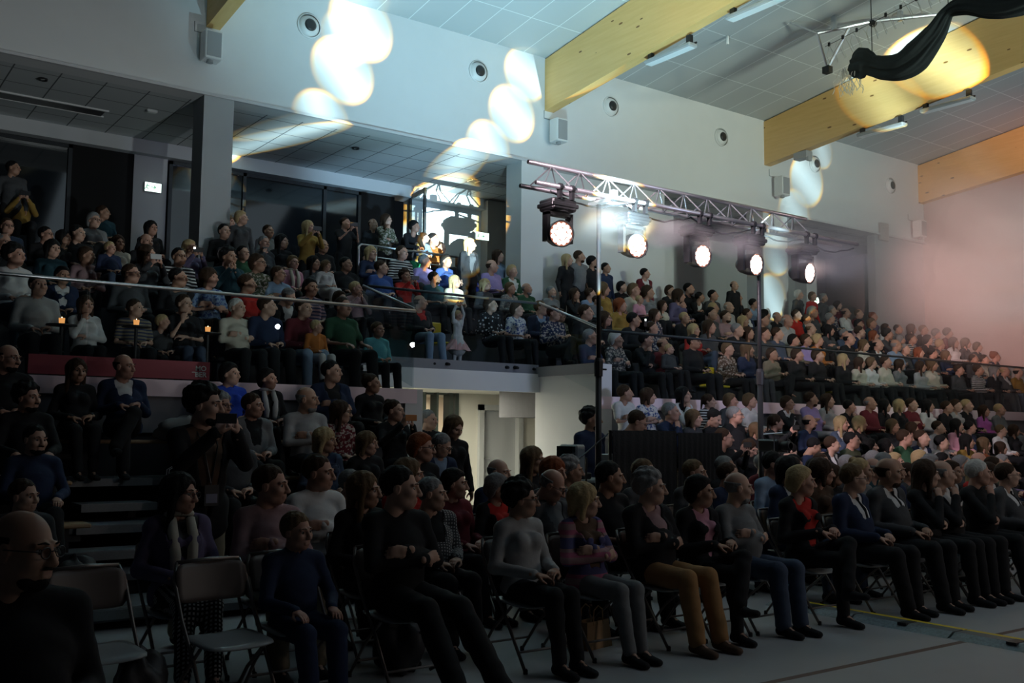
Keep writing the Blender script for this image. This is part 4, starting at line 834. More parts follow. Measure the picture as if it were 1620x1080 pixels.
# ---- hair: a shell round the skull, cut away from the face
def hair_mesh(style, sex, lod):
    k = ('hair', style, lod)
    if k in _cache: return _cache[k]
    s = SDF(); res = RES[lod][0] * 1.15
    thick = {'s': 0.008, 'b': 0.004, 'r': 0.007, 'q': 0.022, 'o': 0.016, 'l': 0.014, 'u': 0.009, 'p': 0.010, 'k': 0.012, 'v': 0.016}[style]
    s.ell((0, 0.020 + (0.006 if style in 'srkqup' else 0), 0.034), (0.077 + thick, 0.095 + thick, 0.089 + thick), 0.02)
    if style in 'ol':
        low = -0.115 if style == 'o' else -0.22
        s.cap((0, 0.07, 0.03), (0, 0.085, low + 0.03), 0.062, 0.045, 0.04, sc=(1.35, 0.8, 1))
        for x in (-1, 1): s.cap((x * 0.068, 0.0, 0.03), (x * 0.082, -0.005 if style == 'l' else 0.01, low), 0.028, 0.020, 0.03)
    if style == 'v': s.ell((0, 0.04, -0.02), (0.094, 0.085, 0.085), 0.03)
    if style == 'u': s.ell((0, 0.085, 0.10), (0.038, 0.038, 0.036), 0.01)
    if style == 'p': s.cap((0, 0.11, 0.05), (0, 0.135, -0.14), 0.026, 0.012, 0.015)
    if style == 'q': s.ell((0, 0.04, 0.05), (0.095, 0.10, 0.095), 0.03)
    # face opening
    hl = {'s': 0.088, 'r': 0.115, 'q': 0.085, 'o': 0.068, 'l': 0.090, 'u': 0.092, 'p': 0.090, 'k': 0.062, 'b': 0.0, 'v': 0.072}[style]
    if style != 'b': s.ell((0, -0.150, hl - 0.105), (0.072, 0.104, 0.125), 0.026, sub=True)
    if style in 'srqkuv':
        def cut(G, f, st=style):
            z0 = np.where(G[..., 1] < -0.012, 0.012 + (-0.012 - G[..., 1]) * 0.9, np.clip(0.012 - (G[..., 1] + 0.012) * (1.15 if st not in 'v' else 1.9), -0.085 if st != 'v' else -0.12, 1))
            f = f + np.clip(1 - (G[..., 2] - z0) / 0.04, 0, 1) * thick * 0.75; b = z0 - G[..., 2]; h = np.maximum(0.022 - np.abs(f - b), 0) / 0.022; return np.maximum(f, b) + h * h * 0.0055
        s.fn(cut)
    if style == 'r': s.ell((0, -0.035, 0.135), (0.055, 0.085, 0.06), 0.012, sub=True)
    if style == 'b':
        s.fn(lambda G, f: np.maximum(np.maximum(f, G[..., 2] - 0.045), np.clip(-0.02 - (G[..., 1]) * 0.6, -0.08, 1) - G[..., 2])); s.fn(lambda G, f: np.maximum(f, -0.005 - G[..., 1]))
    fr = {'q': 60, 'v': 42}.get(style, 70); am = {'q': 0.006, 'b': 0.0005}.get(style, 0.0028)
    if lod == 2: am *= .5
    def nz(G): return am * (np.sin(G[..., 0] * fr * 1.6 + 2 * np.sin(G[..., 2] * fr * .25)) * np.cos(G[..., 1] * fr * 1.3 + G[..., 2] * fr * .3) + (0.8 * np.sin(G[..., 2] * fr * 1.3 + G[..., 0] * fr) if style in 'qv' else 0))
    V, Q = s.mesh(res, 0, nz); _cache[k] = (V, Q); return _cache[k]
def beard_mesh(lod):
    k = ('beard', lod)
    if k in _cache: return _cache[k]
    s = SDF(); s.ell((0, -0.046, -0.082), (0.044, 0.050, 0.040), 0.02)
    for x in (-1, 1): s.cap((x * 0.052, -0.012, -0.035), (x * 0.04, -0.045, -0.085), 0.018, 0.02, 0.02)
    s.cap((-0.02, -0.098, -0.044), (0.02, -0.098, -0.044), 0.006, None, 0.008); s.ell((0, -0.10, -0.062), (0.020, 0.02, 0.010), 0.006, sub=True)
    V, Q = s.mesh(RES[lod][0], 0, lambda G: 0.0012 * np.sin(G[..., 0] * 160) * np.sin(G[..., 2] * 140)); _cache[k] = (V, Q); return _cache[k]
def brow_mesh():
    if 'brow' not in _cache:
        m = MB()
        for x in (-1, 1): m.tube([(x * 0.016, -0.0985, 0.030), (x * 0.032, -0.097, 0.035), (x * 0.048, -0.083, 0.030)], [0.003, 0.0036, 0.002], 6)
        _cache['brow'] = (np.array(m.v), m.f)
    return _cache['brow']
def glasses_mesh():
    if 'gl' not in _cache:
        m = MB()
        for x in (-1, 1):
            m.tube([(x * 0.033 + 0.021 * math.cos(a), -0.108 + 0.004 * abs(math.cos(a)), 0.006 + 0.017 * math.sin(a)) for a in np.linspace(0, 2 * PI, 15)], 0.0022, 5, False)
            m.tube([(x * 0.054, -0.104, 0.010), (x * 0.078, -0.06, 0.010), (x * 0.085, 0.005, 0.008)], 0.0022, 5)
        m.tube([(-0.012, -0.108, 0.01), (0, -0.112, 0.013), (0.012, -0.108, 0.01)], 0.002, 5); _cache['gl'] = (np.array(m.v), m.f)
    return _cache['gl']
# ---- hands: palm, four fingers of different lengths and a thumb from the side of the palm
def hand_mesh(curl, side, lod):
    k = ('hand', curl, side, lod)
    if k in _cache: return _cache[k]
    s = SDF(); sg = side; c = math.radians(curl)
    s.cap((0, -0.04, 0), (0, 0.01, 0), 0.024, 0.024, 0.012, sc=(1.05, 1, 0.85)); s.ell((0, 0.045, 0), (0.040, 0.052, 0.015), 0.015)
    for i, (x, L_, r) in enumerate(((0.028, 0.070, 0.0088), (0.0095, 0.078, 0.0090), (-0.0095, 0.073, 0.0086), (-0.027, 0.058, 0.0078))):
        p = np.array([sg * x, 0.082 - 0.004 * i, 0.0]); a = c * (0.55 + 0.1 * i)
        for f_, kk in ((0.45, 0.006), (0.30, 0.004), (0.25, 0.004)):
            d = np.array([sg * x * 0.6 * (1 - c), math.cos(a), -math.sin(a)]); d /= np.linalg.norm(d); q = p + d * L_ * f_; s.cap(tuple(p), tuple(q), r, r * 0.93, kk if i else 0.004); p = q; a += c * (0.95 + 0.06 * i); r *= 0.93
    p0 = (sg * 0.030, 0.012, -0.004); p1 = (sg * 0.052, 0.042, -0.014 - 0.02 * c); p2 = (sg * (0.052 - 0.01 * c), 0.072, -0.022 - 0.03 * c)
    s.cap(p0, p1, 0.0125, 0.0105, 0.012).cap(p1, p2, 0.0105, 0.0085, 0.003)
    V, Q = s.mesh(RES[lod][1]); _cache[k] = (V, Q); return _cache[k]
def frame3(d, n):
    d = _n(np.array(d, float)); n = np.array(n, float); n = _n(n - d * n.dot(d)); x = np.cross(d, n); return np.stack([x, d, n], 1)   # columns x, y(dir), z(back of hand)
# ---- poses. Facing -Y, origin on the floor under the hips, sizes for a 1.75 m adult
def pose(name, sex='m', rnd=None):
    r = rnd or random.Random(1); j = lambda a: r.uniform(-a, a); p = {}
    st = name[0] == 'S' or name == 'UP'
    sw = 0.178 if sex == 'm' else 0.155
    if st:
        hz = 0.93; lean = -0.02 if name != 'SR' else -0.30; p['hip'] = np.array([0, 0, hz])
        p['chest'] = np.array([0, lean * 0.75, hz + 0.34]); p['neck'] = np.array([0, lean + 0.015, hz + (0.53 if name != 'SR' else 0.50)]); hd = p['neck'] + [0, -0.035 + lean * .2, 0.155]
        p['knee'] = [np.array([s * 0.10, -0.02, 0.50]) for s in (-1, 1)]; p['ank'] = [np.array([s * 0.11, 0.02, 0.09]) for s in (-1, 1)]
        if name == 'SR': p['chest'][1] = -0.12
    else:
        hz = 0.535; lb = 0.05 + j(0.04); p['hip'] = np.array([0, 0, hz])
        if name in ('F',): lb = -0.22
        p['chest'] = np.array([0, lb * 0.6 + 0.01, hz + 0.30]); p['neck'] = np.array([0, lb + 0.02, hz + 0.50]); hd = p['neck'] + [0, -0.045 + (-0.03 if name == 'F' else 0), 0.15]
        kx = 0.12 if sex == 'm' else 0.085
        ky = [j(0.04), j(0.04)]
        p['knee'] = [np.array([s * (kx + j(.02)), -0.44, 0.53]) for s in (-1, 1)]
        p['ank'] = [np.array([s * (kx * 0.95 + j(.02)), -0.47 + (0.12 if name == 'L2' else -0.04) + ky[(s + 1) // 2], 0.095]) for s in (-1, 1)]
        if name == 'G':    # one leg over the other
            p['knee'] = [np.array([-0.10, -0.45, 0.55]), np.array([0.0, -0.46, 0.68])]; p['ank'] = [np.array([-0.08, -0.46, 0.095]), np.array([-0.20, -0.60, 0.33])]
        if name == 'E':    # legs stretched out
            p['knee'] = [np.array([-0.10, -0.44, 0.50]), np.array([0.13, -0.46, 0.49])]; p['ank'] = [np.array([-0.12, -0.80, 0.10]), np.array([0.14, -0.86, 0.10])]
    p['head'] = hd; nk = p['neck']; ch = p['chest']
    sh = [np.array([s * sw, nk[1] + 0.0, nk[2] - 0.065]) for s in (-1, 1)]; p['sh'] = sh
    el = []; wr = []; hdir = []; hn = []; curl = [32, 32]
    A = {'L': 'lap', 'L2': 'lap', 'G': 'lap', 'E': 'cross', 'X': 'cross', 'C': 'chin', 'P': 'phone', 'K': 'knee', 'H': 'mouth', 'F': 'fwd', 'S': 'hang', 'SP': 'phone', 'SC': 'chin', 'SX': 'cross', 'SR': 'rail', 'UP': 'up'}[name]
    z = nk[2]; y = nk[1]
    if A == 'lap':
        el = [np.array([s * 0.245, y - 0.03, z - 0.34]) for s in (-1, 1)]; wr = [np.array([s * 0.085, -0.25, 0.665 + (0.02 if s > 0 else 0) + (0.1 if name == 'G' else 0)]) for s in (-1, 1)]; hdir = [(0.75, -0.5, -0.15), (-0.75, -0.5, -0.1)]; hn = [(0.1, -0.2, 1), (-0.1, -0.2, 1)]
    elif A == 'cross':
        el = [np.array([s * 0.235, y - 0.10, z - 0.30]) for s in (-1, 1)]; wr = [np.array([0.075, y - 0.245, z - 0.27]), np.array([-0.075, y - 0.215, z - 0.215])]; hdir = [(0.9, 0.25, 0.1), (-0.9, 0.3, -0.1)]; hn = [(0.2, -1, 0.1), (-0.2, -1, 0.1)]; curl = [30, 45]
    elif A == 'chin':
        el = [np.array([-0.20, y - 0.27, z - 0.30]), np.array([0.235, y - 0.08, z - 0.32])]; wr = [np.array([-0.055, y - 0.20, z - 0.065]), np.array([-0.04, y - 0.24, z - 0.30])]; hdir = [(0.25, 0.25, 1), (-0.9, -0.1, 0.05)]; hn = [(-0.5, -0.9, 0), (0, -0.5, 0.8)]; curl = [65, 35]
    elif A == 'phone':
        el = [np.array([s * 0.23, y - 0.20, z - 0.24]) for s in (-1, 1)]; wr = [np.array([s * 0.065, y - 0.40, z - 0.02]) for s in (-1, 1)]; hdir = [(0.25, -0.25, 1), (-0.25, -0.25, 1)]; hn = [(-0.9, -0.5, 0), (0.9, -0.5, 0)]; curl = [45, 45]
    elif A == 'knee':
        el = [np.array([s * 0.26, y - 0.10, z - 0.33]) for s in (-1, 1)]; wr = [np.array([s * 0.135, -0.31, 0.665]) for s in (-1, 1)]; hdir = [(0.1, -1, -0.2), (-0.1, -1, -0.2)]; hn = [(0, -0.2, 1), (0, -0.2, 1)]; curl = [20, 25]
    elif A == 'mouth':
        el = [np.array([s * 0.215, y - 0.20, z - 0.30]) for s in (-1, 1)]; wr = [np.array([s * 0.035, y - 0.25, z - 0.04]) for s in (-1, 1)]; hdir = [(0.15, 0.15, 1), (-0.15, 0.15, 1)]; hn = [(-1, -0.4, 0), (1, -0.4, 0)]; curl = [55, 50]
    elif A == 'fwd':
        el = [np.array([s * 0.22, y - 0.12, z - 0.30]) for s in (-1, 1)]; wr = [np.array([s * 0.04, y - 0.32, z - 0.34]) for s in (-1, 1)]; hdir = [(0.7, -0.6, 0.1), (-0.7, -0.6, 0.1)]; hn = [(0, -0.4, 1), (0, -0.4, 1)]; curl = [45, 45]
    elif A == 'hang':
        el = [np.array([s * 0.235, y + 0.02, z - 0.36]) for s in (-1, 1)]; wr = [np.array([s * 0.235, y - 0.07, z - 0.60]) for s in (-1, 1)]; hdir = [(0, -0.15, -1), (0, -0.15, -1)]; hn = [(-1, 0, 0), (1, 0, 0)]
    elif A == 'rail':
        el = [np.array([s * 0.23, y - 0.12, z - 0.32]) for s in (-1, 1)]; wr = [np.array([s * 0.05, y - 0.34, z - 0.36]) for s in (-1, 1)]; hdir = [(0.85, -0.4, -0.1), (-0.85, -0.4, -0.1)]; hn = [(0, -0.4, 1), (0, -0.4, 1)]; curl = [40, 45]
    elif A == 'up':
        el = [np.array([s * 0.20, y - 0.03, z + 0.20]) for s in (-1, 1)]; wr = [np.array([s * 0.10, y - 0.05, z + 0.44]) for s in (-1, 1)]; hdir = [(0.5, 0, 0.8), (-0.5, 0, 0.8)]; hn = [(0, 1, 0), (0, 1, 0)]; curl = [20, 20]
    p['el'] = el; p['wr'] = wr; p['hdir'] = hdir; p['hn'] = hn; p['curl'] = curl; p['st'] = st; p['fem'] = sex == 'f'; p['belly'] = 0.0
    return p
def torso(s, p, g=0.0):
    f = p['fem']; hip, ch, nk = p['hip'], p['chest'], p['neck']
    s.cap(hip + [0, 0, 0.02], ch, 0.108 if f else 0.108, 0.100 if f else 0.118, 0.05, sc=(1.28, 0.95, 1)); s.ell(hip + [0, 0.01, 0], (0.175 if f else 0.165, 0.125, 0.11), 0.05)
    s.cap(ch, nk - [0, 0, 0.12], 0.102 if f else 0.118, 0.085, 0.05, sc=(1.3, 0.92, 1))
    s.cap(p['sh'][0] + [0.02, 0, 0], p['sh'][1] - [0.02, 0, 0], 0.050, None, 0.035)
    for q in p['sh']: s.cap(nk - [0, 0, 0.01], q, 0.046, 0.05, 0.03)
    if f:
        for x in (-1, 1): s.ell(ch + [x * 0.065, -0.085, 0.045], (0.055, 0.05, 0.055), 0.03)
    else: s.ell(ch * 0.55 + hip * 0.45 + [0, -0.055 - p['belly'] * 0.3, 0], (0.12, 0.085 + p['belly'], 0.13), 0.06)
def arms(s, p, cut=1.0, g=0.0):
    for q, e, w in zip(p['sh'], p['el'], p['wr']):
        s.cap(q, q + (e - q) * min(1, cut * 2 if cut < .5 else 1), 0.045 * (0.92 if p['fem'] else 1), 0.037, 0.025)
        if cut >= .5: s.cap(e, e + (w - e) * min(1.0, cut), 0.037, 0.027, 0.012)
def legs(s, p, lo=0.0, r=1.0):
    for i, (k_, a) in enumerate(zip(p['knee'], p['ank'])):
        h = p['hip'] + np.array([(-1, 1)[i] * 0.085, 0, -0.01]); s.cap(h, k_, (0.086 if p['fem'] else 0.094) * r, (0.060 if p['fem'] else 0.068) * r, 0.045 if i == 0 else 0.03)
        s.cap(k_, a + (k_ - a) * lo, (0.058 if p['fem'] else 0.066) * r, (0.044 if p['fem'] else 0.058) * r, 0.02); s.ell(k_ * 0.68 + a * 0.32 + [0, 0.018, 0], (0.05 * r, 0.055 * r, 0.10), 0.03)
def body_mesh(p, sex, lod, yaw, pitch, roll=0.0):
    s = SDF(); torso(s, p); arms(s, p, 0.97)
    for i, (k_, a) in enumerate(zip(p['knee'], p['ank'])):
        h = p['hip'] + np.array([(-1, 1)[i] * 0.085, 0, -0.01]); s.cap(h, k_, 0.082, 0.052, 0.03).cap(k_, a, 0.050, 0.034, 0.02).cap(a, a + [0, -0.12, -0.055], 0.034, 0.026, 0.02)
    s.cap(p['neck'] - [0, 0, 0.04], p['neck'] * 0.35 + p['head'] * 0.65 + [0, 0.02, -0.03], 0.058 if sex == 'm' else 0.05, 0.052 if sex == 'm' else 0.045, 0.03)
    V, Q = s.mesh(RES[lod][3], -0.008); V = list(map(tuple, V)); Q = [tuple(q) for q in Q]; mi = [0] * len(Q)
    def put(v, f, m):
        b = len(V); V.extend(map(tuple, v)); Q.extend([tuple(b + int(i) for i in q) for q in f]); mi.extend(m if m is not None else [0] * len(f))
    hv, hf, hm = head_mesh(sex, lod); put(hv @ head_rot(yaw, pitch, roll).T + p['head'], hf, hm)
    for i in (0, 1):
        v, f = hand_mesh(p['curl'][i], 1 if i == 0 else -1, lod); M = frame3(p['hdir'][i], p['hn'][i]); put(v @ M.T + p['wr'][i], f, None)
    return V, Q, mi
def head_rot(yaw, pitch, roll=0.0):
    y, x, r = math.radians(yaw), math.radians(pitch), math.radians(roll)
    Rz = np.array([[math.cos(y), -math.sin(y), 0], [math.sin(y), math.cos(y), 0], [0, 0, 1]]); Rx = np.array([[1, 0, 0], [0, math.cos(x), -math.sin(x)], [0, math.sin(x), math.cos(x)]])
    Ry = np.array([[math.cos(r), 0, math.sin(r)], [0, 1, 0], [-math.sin(r), 0, math.cos(r)]]); return (Rz @ Rx @ Ry) * 1.12
def top_mesh(p, kind, lod, ph=0.0):
    s = SDF(); torso(s, p); arms(s, p, {'t': 0.36, 'n': 0.0}.get(kind, 0.93)) if kind != 'i' else None
    gr = {'t': 0.012, 'w': 0.013, 'j': 0.019, 'c': 0.017, 'd': 0.012, 'i': 0.008}[kind]
    if kind in 'jc' or kind == 'd': s.cap(p['hip'] + [-0.06, 0.0, -0.01], p['hip'] + [0.06, 0, -0.01], 0.12, None, 0.03)
    if p['st'] and kind in 'jc': s.cap(p['hip'], p['hip'] - [0, 0, 0.12], 0.135, 0.14, 0.03, sc=(1.25, 1, 1))
    if kind in 'w': s.cap(p['neck'] + [0, 0.005, -0.005], p['neck'] + [0, -0.004, 0.02], 0.055, 0.052, 0.02)
    if kind == 'd':       # dress or tutu skirt
        if p['st']: s.cap(p['hip'] + [0, 0, 0.05], p['hip'] - [0, 0, 0.30], 0.12, 0.27, 0.03)
        else: s.cap(p['hip'] + [0, -0.05, 0.02], (p['knee'][0] + p['knee'][1]) / 2 + [0, 0.02, -0.02], 0.12, 0.09, 0.04, sc=(1.5, 1, 1))
    nk = p['neck']; s.ell(nk + [0, -0.035 if kind != 'w' else -0.012, 0.055], (0.058, 0.062, 0.065), 0.012, sub=True)
    s.cap(nk - [0, 0, .02], nk + [0, -0.03, 0.15], 0.056, None, 0.01, sub=True)
    if kind in 'jc':
        z0 = p['hip'][2] + (0.05 if kind == 'j' else -0.10); zt = nk[2]
        def cut(G, f):
            w = (G[..., 2] - z0) * (0.20 if kind == 'j' else 0.19) / 0.9; d = np.maximum(np.abs(G[..., 0]) - w, np.maximum(G[..., 1] - (nk[1] - 0.035), nk[1] - 0.172 - G[..., 1])); return np.maximum(f, -d)
        s.fn(cut)
    if not p['st'] and kind != 'd': s.plane(p['hip'] + [0, 0, -0.07], (0, 0, -1))
    amp = {0: 0.0028, 1: 0.003, 2: 0.0}[lod]
    return s.mesh(RES[lod][2], gr, (lambda G: wrinkle(G, amp, 24, ph)) if amp else None)
def leg_mesh(p, kind, lod, ph=0.0):
    s = SDF(); s.ell(p['hip'] + [0, 0.01, -0.01], (0.165, 0.125, 0.105), 0.04); legs(s, p, 0.02)
    if kind == 's' and not p['st']: s.cap(p['hip'] + [0, -0.05, -0.005], (p['knee'][0] + p['knee'][1]) / 2 + [0, 0.03, -0.03], 0.11, 0.085, 0.04, sc=(1.45, 1, 1))
    if not p['st']: s.plane((0, 0, 0.452), (0, 0.0, -1)) if False else None
    amp = {0: 0.003, 1: 0.0025, 2: 0.0}[lod]
    return s.mesh(RES[lod][2], 0.008, (lambda G: wrinkle(G, amp, 26, ph + 2)) if amp else None)
def shoe_mesh(a, k_, kind, lod):
    d = np.array([0.0, -1.0, 0.0]); kn = np.asarray(k_) - a
    z = max(a[2] - 0.095, 0.0); s = SDF()
    tilt = 0.35 if a[2] > 0.2 else 0.0
    def P(x, y, zz): return np.array([a[0] + x, a[1] + y, z + zz + (tilt * y * -0.6)])
    s.cap(P(0, 0.035, 0.045), P(0, -0.05, 0.045), 0.038, 0.040, 0.02).cap(P(0, -0.05, 0.042), P(0.006 * np.sign(a[0]), -0.165, 0.026), 0.042, 0.036, 0.02, sc=(1.08, 1, 0.8))
    s.cap(P(0, 0.02, 0.06), P(0, 0.02, 0.10 if kind != 'B' else 0.19), 0.038, 0.040, 0.02)
    if not tilt: s.plane(P(0, 0, 0.004), (0, 0, -1))
    return s.mesh(RES[lod][1] * 1.2, 0.0)
def mkmesh(name, V, Q, mats, mi=None):
    me = bpy.data.meshes.new(name); V = np.asarray(V, np.float32)
    if isinstance(Q, np.ndarray) and Q.ndim == 2:
        me.vertices.add(len(V)); me.vertices.foreach_set('co', V.ravel()); me.loops.add(Q.size); me.polygons.add(len(Q))
        me.loops.foreach_set('vertex_index', Q.ravel().astype(np.int32)); me.polygons.foreach_set('loop_start', np.arange(0, Q.size, 4, dtype=np.int32)); me.update(calc_edges=True)
    else: me.from_pydata([tuple(v) for v in V], [], [tuple(int(i) for i in q) for q in Q])
    for m in mats: me.materials.append(m)
    n = len(me.polygons)
    if mi is not None: me.polygons.foreach_set('material_index', [int(i) for i in mi])
    me.polygons.foreach_set('use_smooth', [True] * n); me.update(); return me
# ---- cloth colours
CC = dict(black=(0.014, 0.014, 0.016), navy=(0.018, 0.028, 0.065), grey=(0.17, 0.175, 0.18), lgrey=(0.36, 0.36, 0.36), dgrey=(0.06, 0.062, 0.067), white=(0.62, 0.62, 0.62), cream=(0.52, 0.48, 0.40), maroon=(0.13, 0.02, 0.028),
          red=(0.42, 0.025, 0.02), blue=(0.04, 0.08, 0.24), lblue=(0.22, 0.30, 0.42), denim=(0.055, 0.075, 0.12), lilac=(0.34, 0.26, 0.52), purple=(0.11, 0.09, 0.16), pink=(0.52, 0.25, 0.32), magenta=(0.48, 0.13, 0.42), rose=(0.32, 0.20, 0.21),
          green=(0.03, 0.085, 0.045), olive=(0.075, 0.085, 0.05), teal=(0.02, 0.055, 0.07), brown=(0.10, 0.06, 0.04), tan=(0.33, 0.18, 0.075), mustard=(0.28, 0.17, 0.04), orange=(0.42, 0.14, 0.03), cyan=(0.12, 0.40, 0.46), khaki=(0.20, 0.17, 0.12), cobalt=(0.03, 0.08, 0.50))
CN = dict(lgrey='light grey', dgrey='dark grey', lblue='light blue', denim='denim blue', cobalt='cobalt blue', rose='dusty pink')
def fab(col, pat=None):
    nm = 'cloth_' + CN.get(col, col).replace(' ', '_') + ('_' + pat if pat else '')
    if nm in MATS: return MATS[nm]
    c = CC[col]; m = mat(nm, c, 0.88, noise=0.14, scale=14, bump=0.25, spec=0.25)
    if pat:
        nt = m.node_tree; N = nt.nodes; L = nt.links; b = N['Principled BSDF']; tc = N.new('ShaderNodeTexCoord'); sep = N.new('ShaderNodeSeparateXYZ'); L.new(tc.outputs['Object'], sep.inputs[0])
        def mt(op, a, bb):
            n = N.new('ShaderNodeMath'); n.operation = op
            for i, v in enumerate((a, bb)):
                if isinstance(v, (int, float)): n.inputs[i].default_value = v
                else: L.new(v, n.inputs[i])
            return n.outputs[0]
        c2 = {'dots': (0.62, 0.62, 0.62), 'stripes': (0.60, 0.60, 0.60) if c[0] < 0.2 else (0.03, 0.04, 0.09), 'check': (0.42, 0.42, 0.42) if c[0] < 0.2 else (0.10, 0.10, 0.13), 'floral': (0.40, 0.34, 0.30) if c[0] < 0.2 else (0.06, 0.10, 0.26), 'multi': (0.36, 0.10, 0.17)}[pat]
        if pat == 'dots':
            v = N.new('ShaderNodeTexVoronoi'); v.inputs['Scale'].default_value = 16; v.inputs['Randomness'].default_value = 0.5; L.new(tc.outputs['Object'], v.inputs['Vector']); f = mt('LESS_THAN', v.outputs['Distance'], 0.30)
        elif pat == 'floral':
            v = N.new('ShaderNodeTexNoise'); v.inputs['Scale'].default_value = 26; L.new(tc.outputs['Object'], v.inputs['Vector']); f = mt('GREATER_THAN', v.outputs['Fac'], 0.54)
        elif pat == 'check': f = mt('MULTIPLY', mt('GREATER_THAN', mt('SINE', mt('MULTIPLY', sep.outputs[0], 230), 0), 0), mt('GREATER_THAN', mt('SINE', mt('MULTIPLY', mt('ADD', sep.outputs[2], sep.outputs[1]), 230), 0), 0))
        else: f = mt('GREATER_THAN', mt('SINE', mt('MULTIPLY', sep.outputs[2], 130 if pat == 'stripes' else 75), 0), 0.2)
        mx = N.new('ShaderNodeMix'); mx.data_type = 'RGBA'; mx.inputs['A'].default_value = (*c, 1); mx.inputs['B'].default_value = (*c2, 1); L.new(f, mx.inputs['Factor'])
        out = mx.outputs['Result']
        if pat == 'multi':
            m2 = N.new('ShaderNodeMix'); m2.data_type = 'RGBA'; m2.inputs['B'].default_value = (0.07, 0.07, 0.17, 1); L.new(out, m2.inputs['A']); L.new(mt('GREATER_THAN', mt('SINE', mt('MULTIPLY', sep.outputs[2], 31), 0), 0.3), m2.inputs['Factor']); out = m2.outputs['Result']
        L.new(out, b.inputs['Base Color'])
    return m
SKIN = [mat('skin_fair', (0.50, 0.30, 0.22), 0.55, noise=0.06, scale=20), mat('skin_rosy', (0.46, 0.25, 0.18), 0.55, noise=0.06, scale=20), mat('skin_tanned', (0.38, 0.21, 0.14), 0.55, noise=0.06, scale=20)]
lip = mat('lip', (0.42, 0.23, 0.17), 0.45); eye_w = mat('eye_white', (0.42, 0.40, 0.38), 0.3); eye_d = mat('eye_iris', (0.025, 0.02, 0.015), 0.15)
HC = dict(k=(0.010, 0.009, 0.009), n=(0.040, 0.022, 0.013), d=(0.12, 0.075, 0.04), y=(0.40, 0.29, 0.15), g=(0.20, 0.20, 0.20), w=(0.52, 0.51, 0.48), r=(0.20, 0.055, 0.02))
HN = dict(k='black', n='brown', d='dark_blond', y='blond', g='grey', w='white', r='red')
def hmat(c): return mat('hair_' + HN[c], HC[c], 0.7, spec=0.15, noise=0.25, scale=60, bump=0.3)
BOT = dict(k='black', n='navy', b='denim', l='lblue', g='grey', d='dgrey', t='tan', w='white', c='cream', s='black', h='khaki', e='cobalt')
def newobj(name, me, parent, mats=None, loc=None, rot=None):
    o = bpy.data.objects.new(name, me); COL.objects.link(o)
    if parent: o.parent = parent
    if rot is not None:
        M = Matrix([list(r) for r in rot]).to_4x4(); M.translation = Vector(loc); o.matrix_local = M
    if mats:
        for i, m in enumerate(mats):
            o.material_slots[i].link = 'OBJECT'; o.material_slots[i].material = m
    return o
def fig_mesh(key, fn, name, nm=1):
    if key not in _cache:
        r = fn(); _cache[key] = mkmesh(name, r[0], r[1], [SKIN[0]] * nm, r[2] if len(r) > 2 else None)
    return _cache[key]
PEOPLE = []
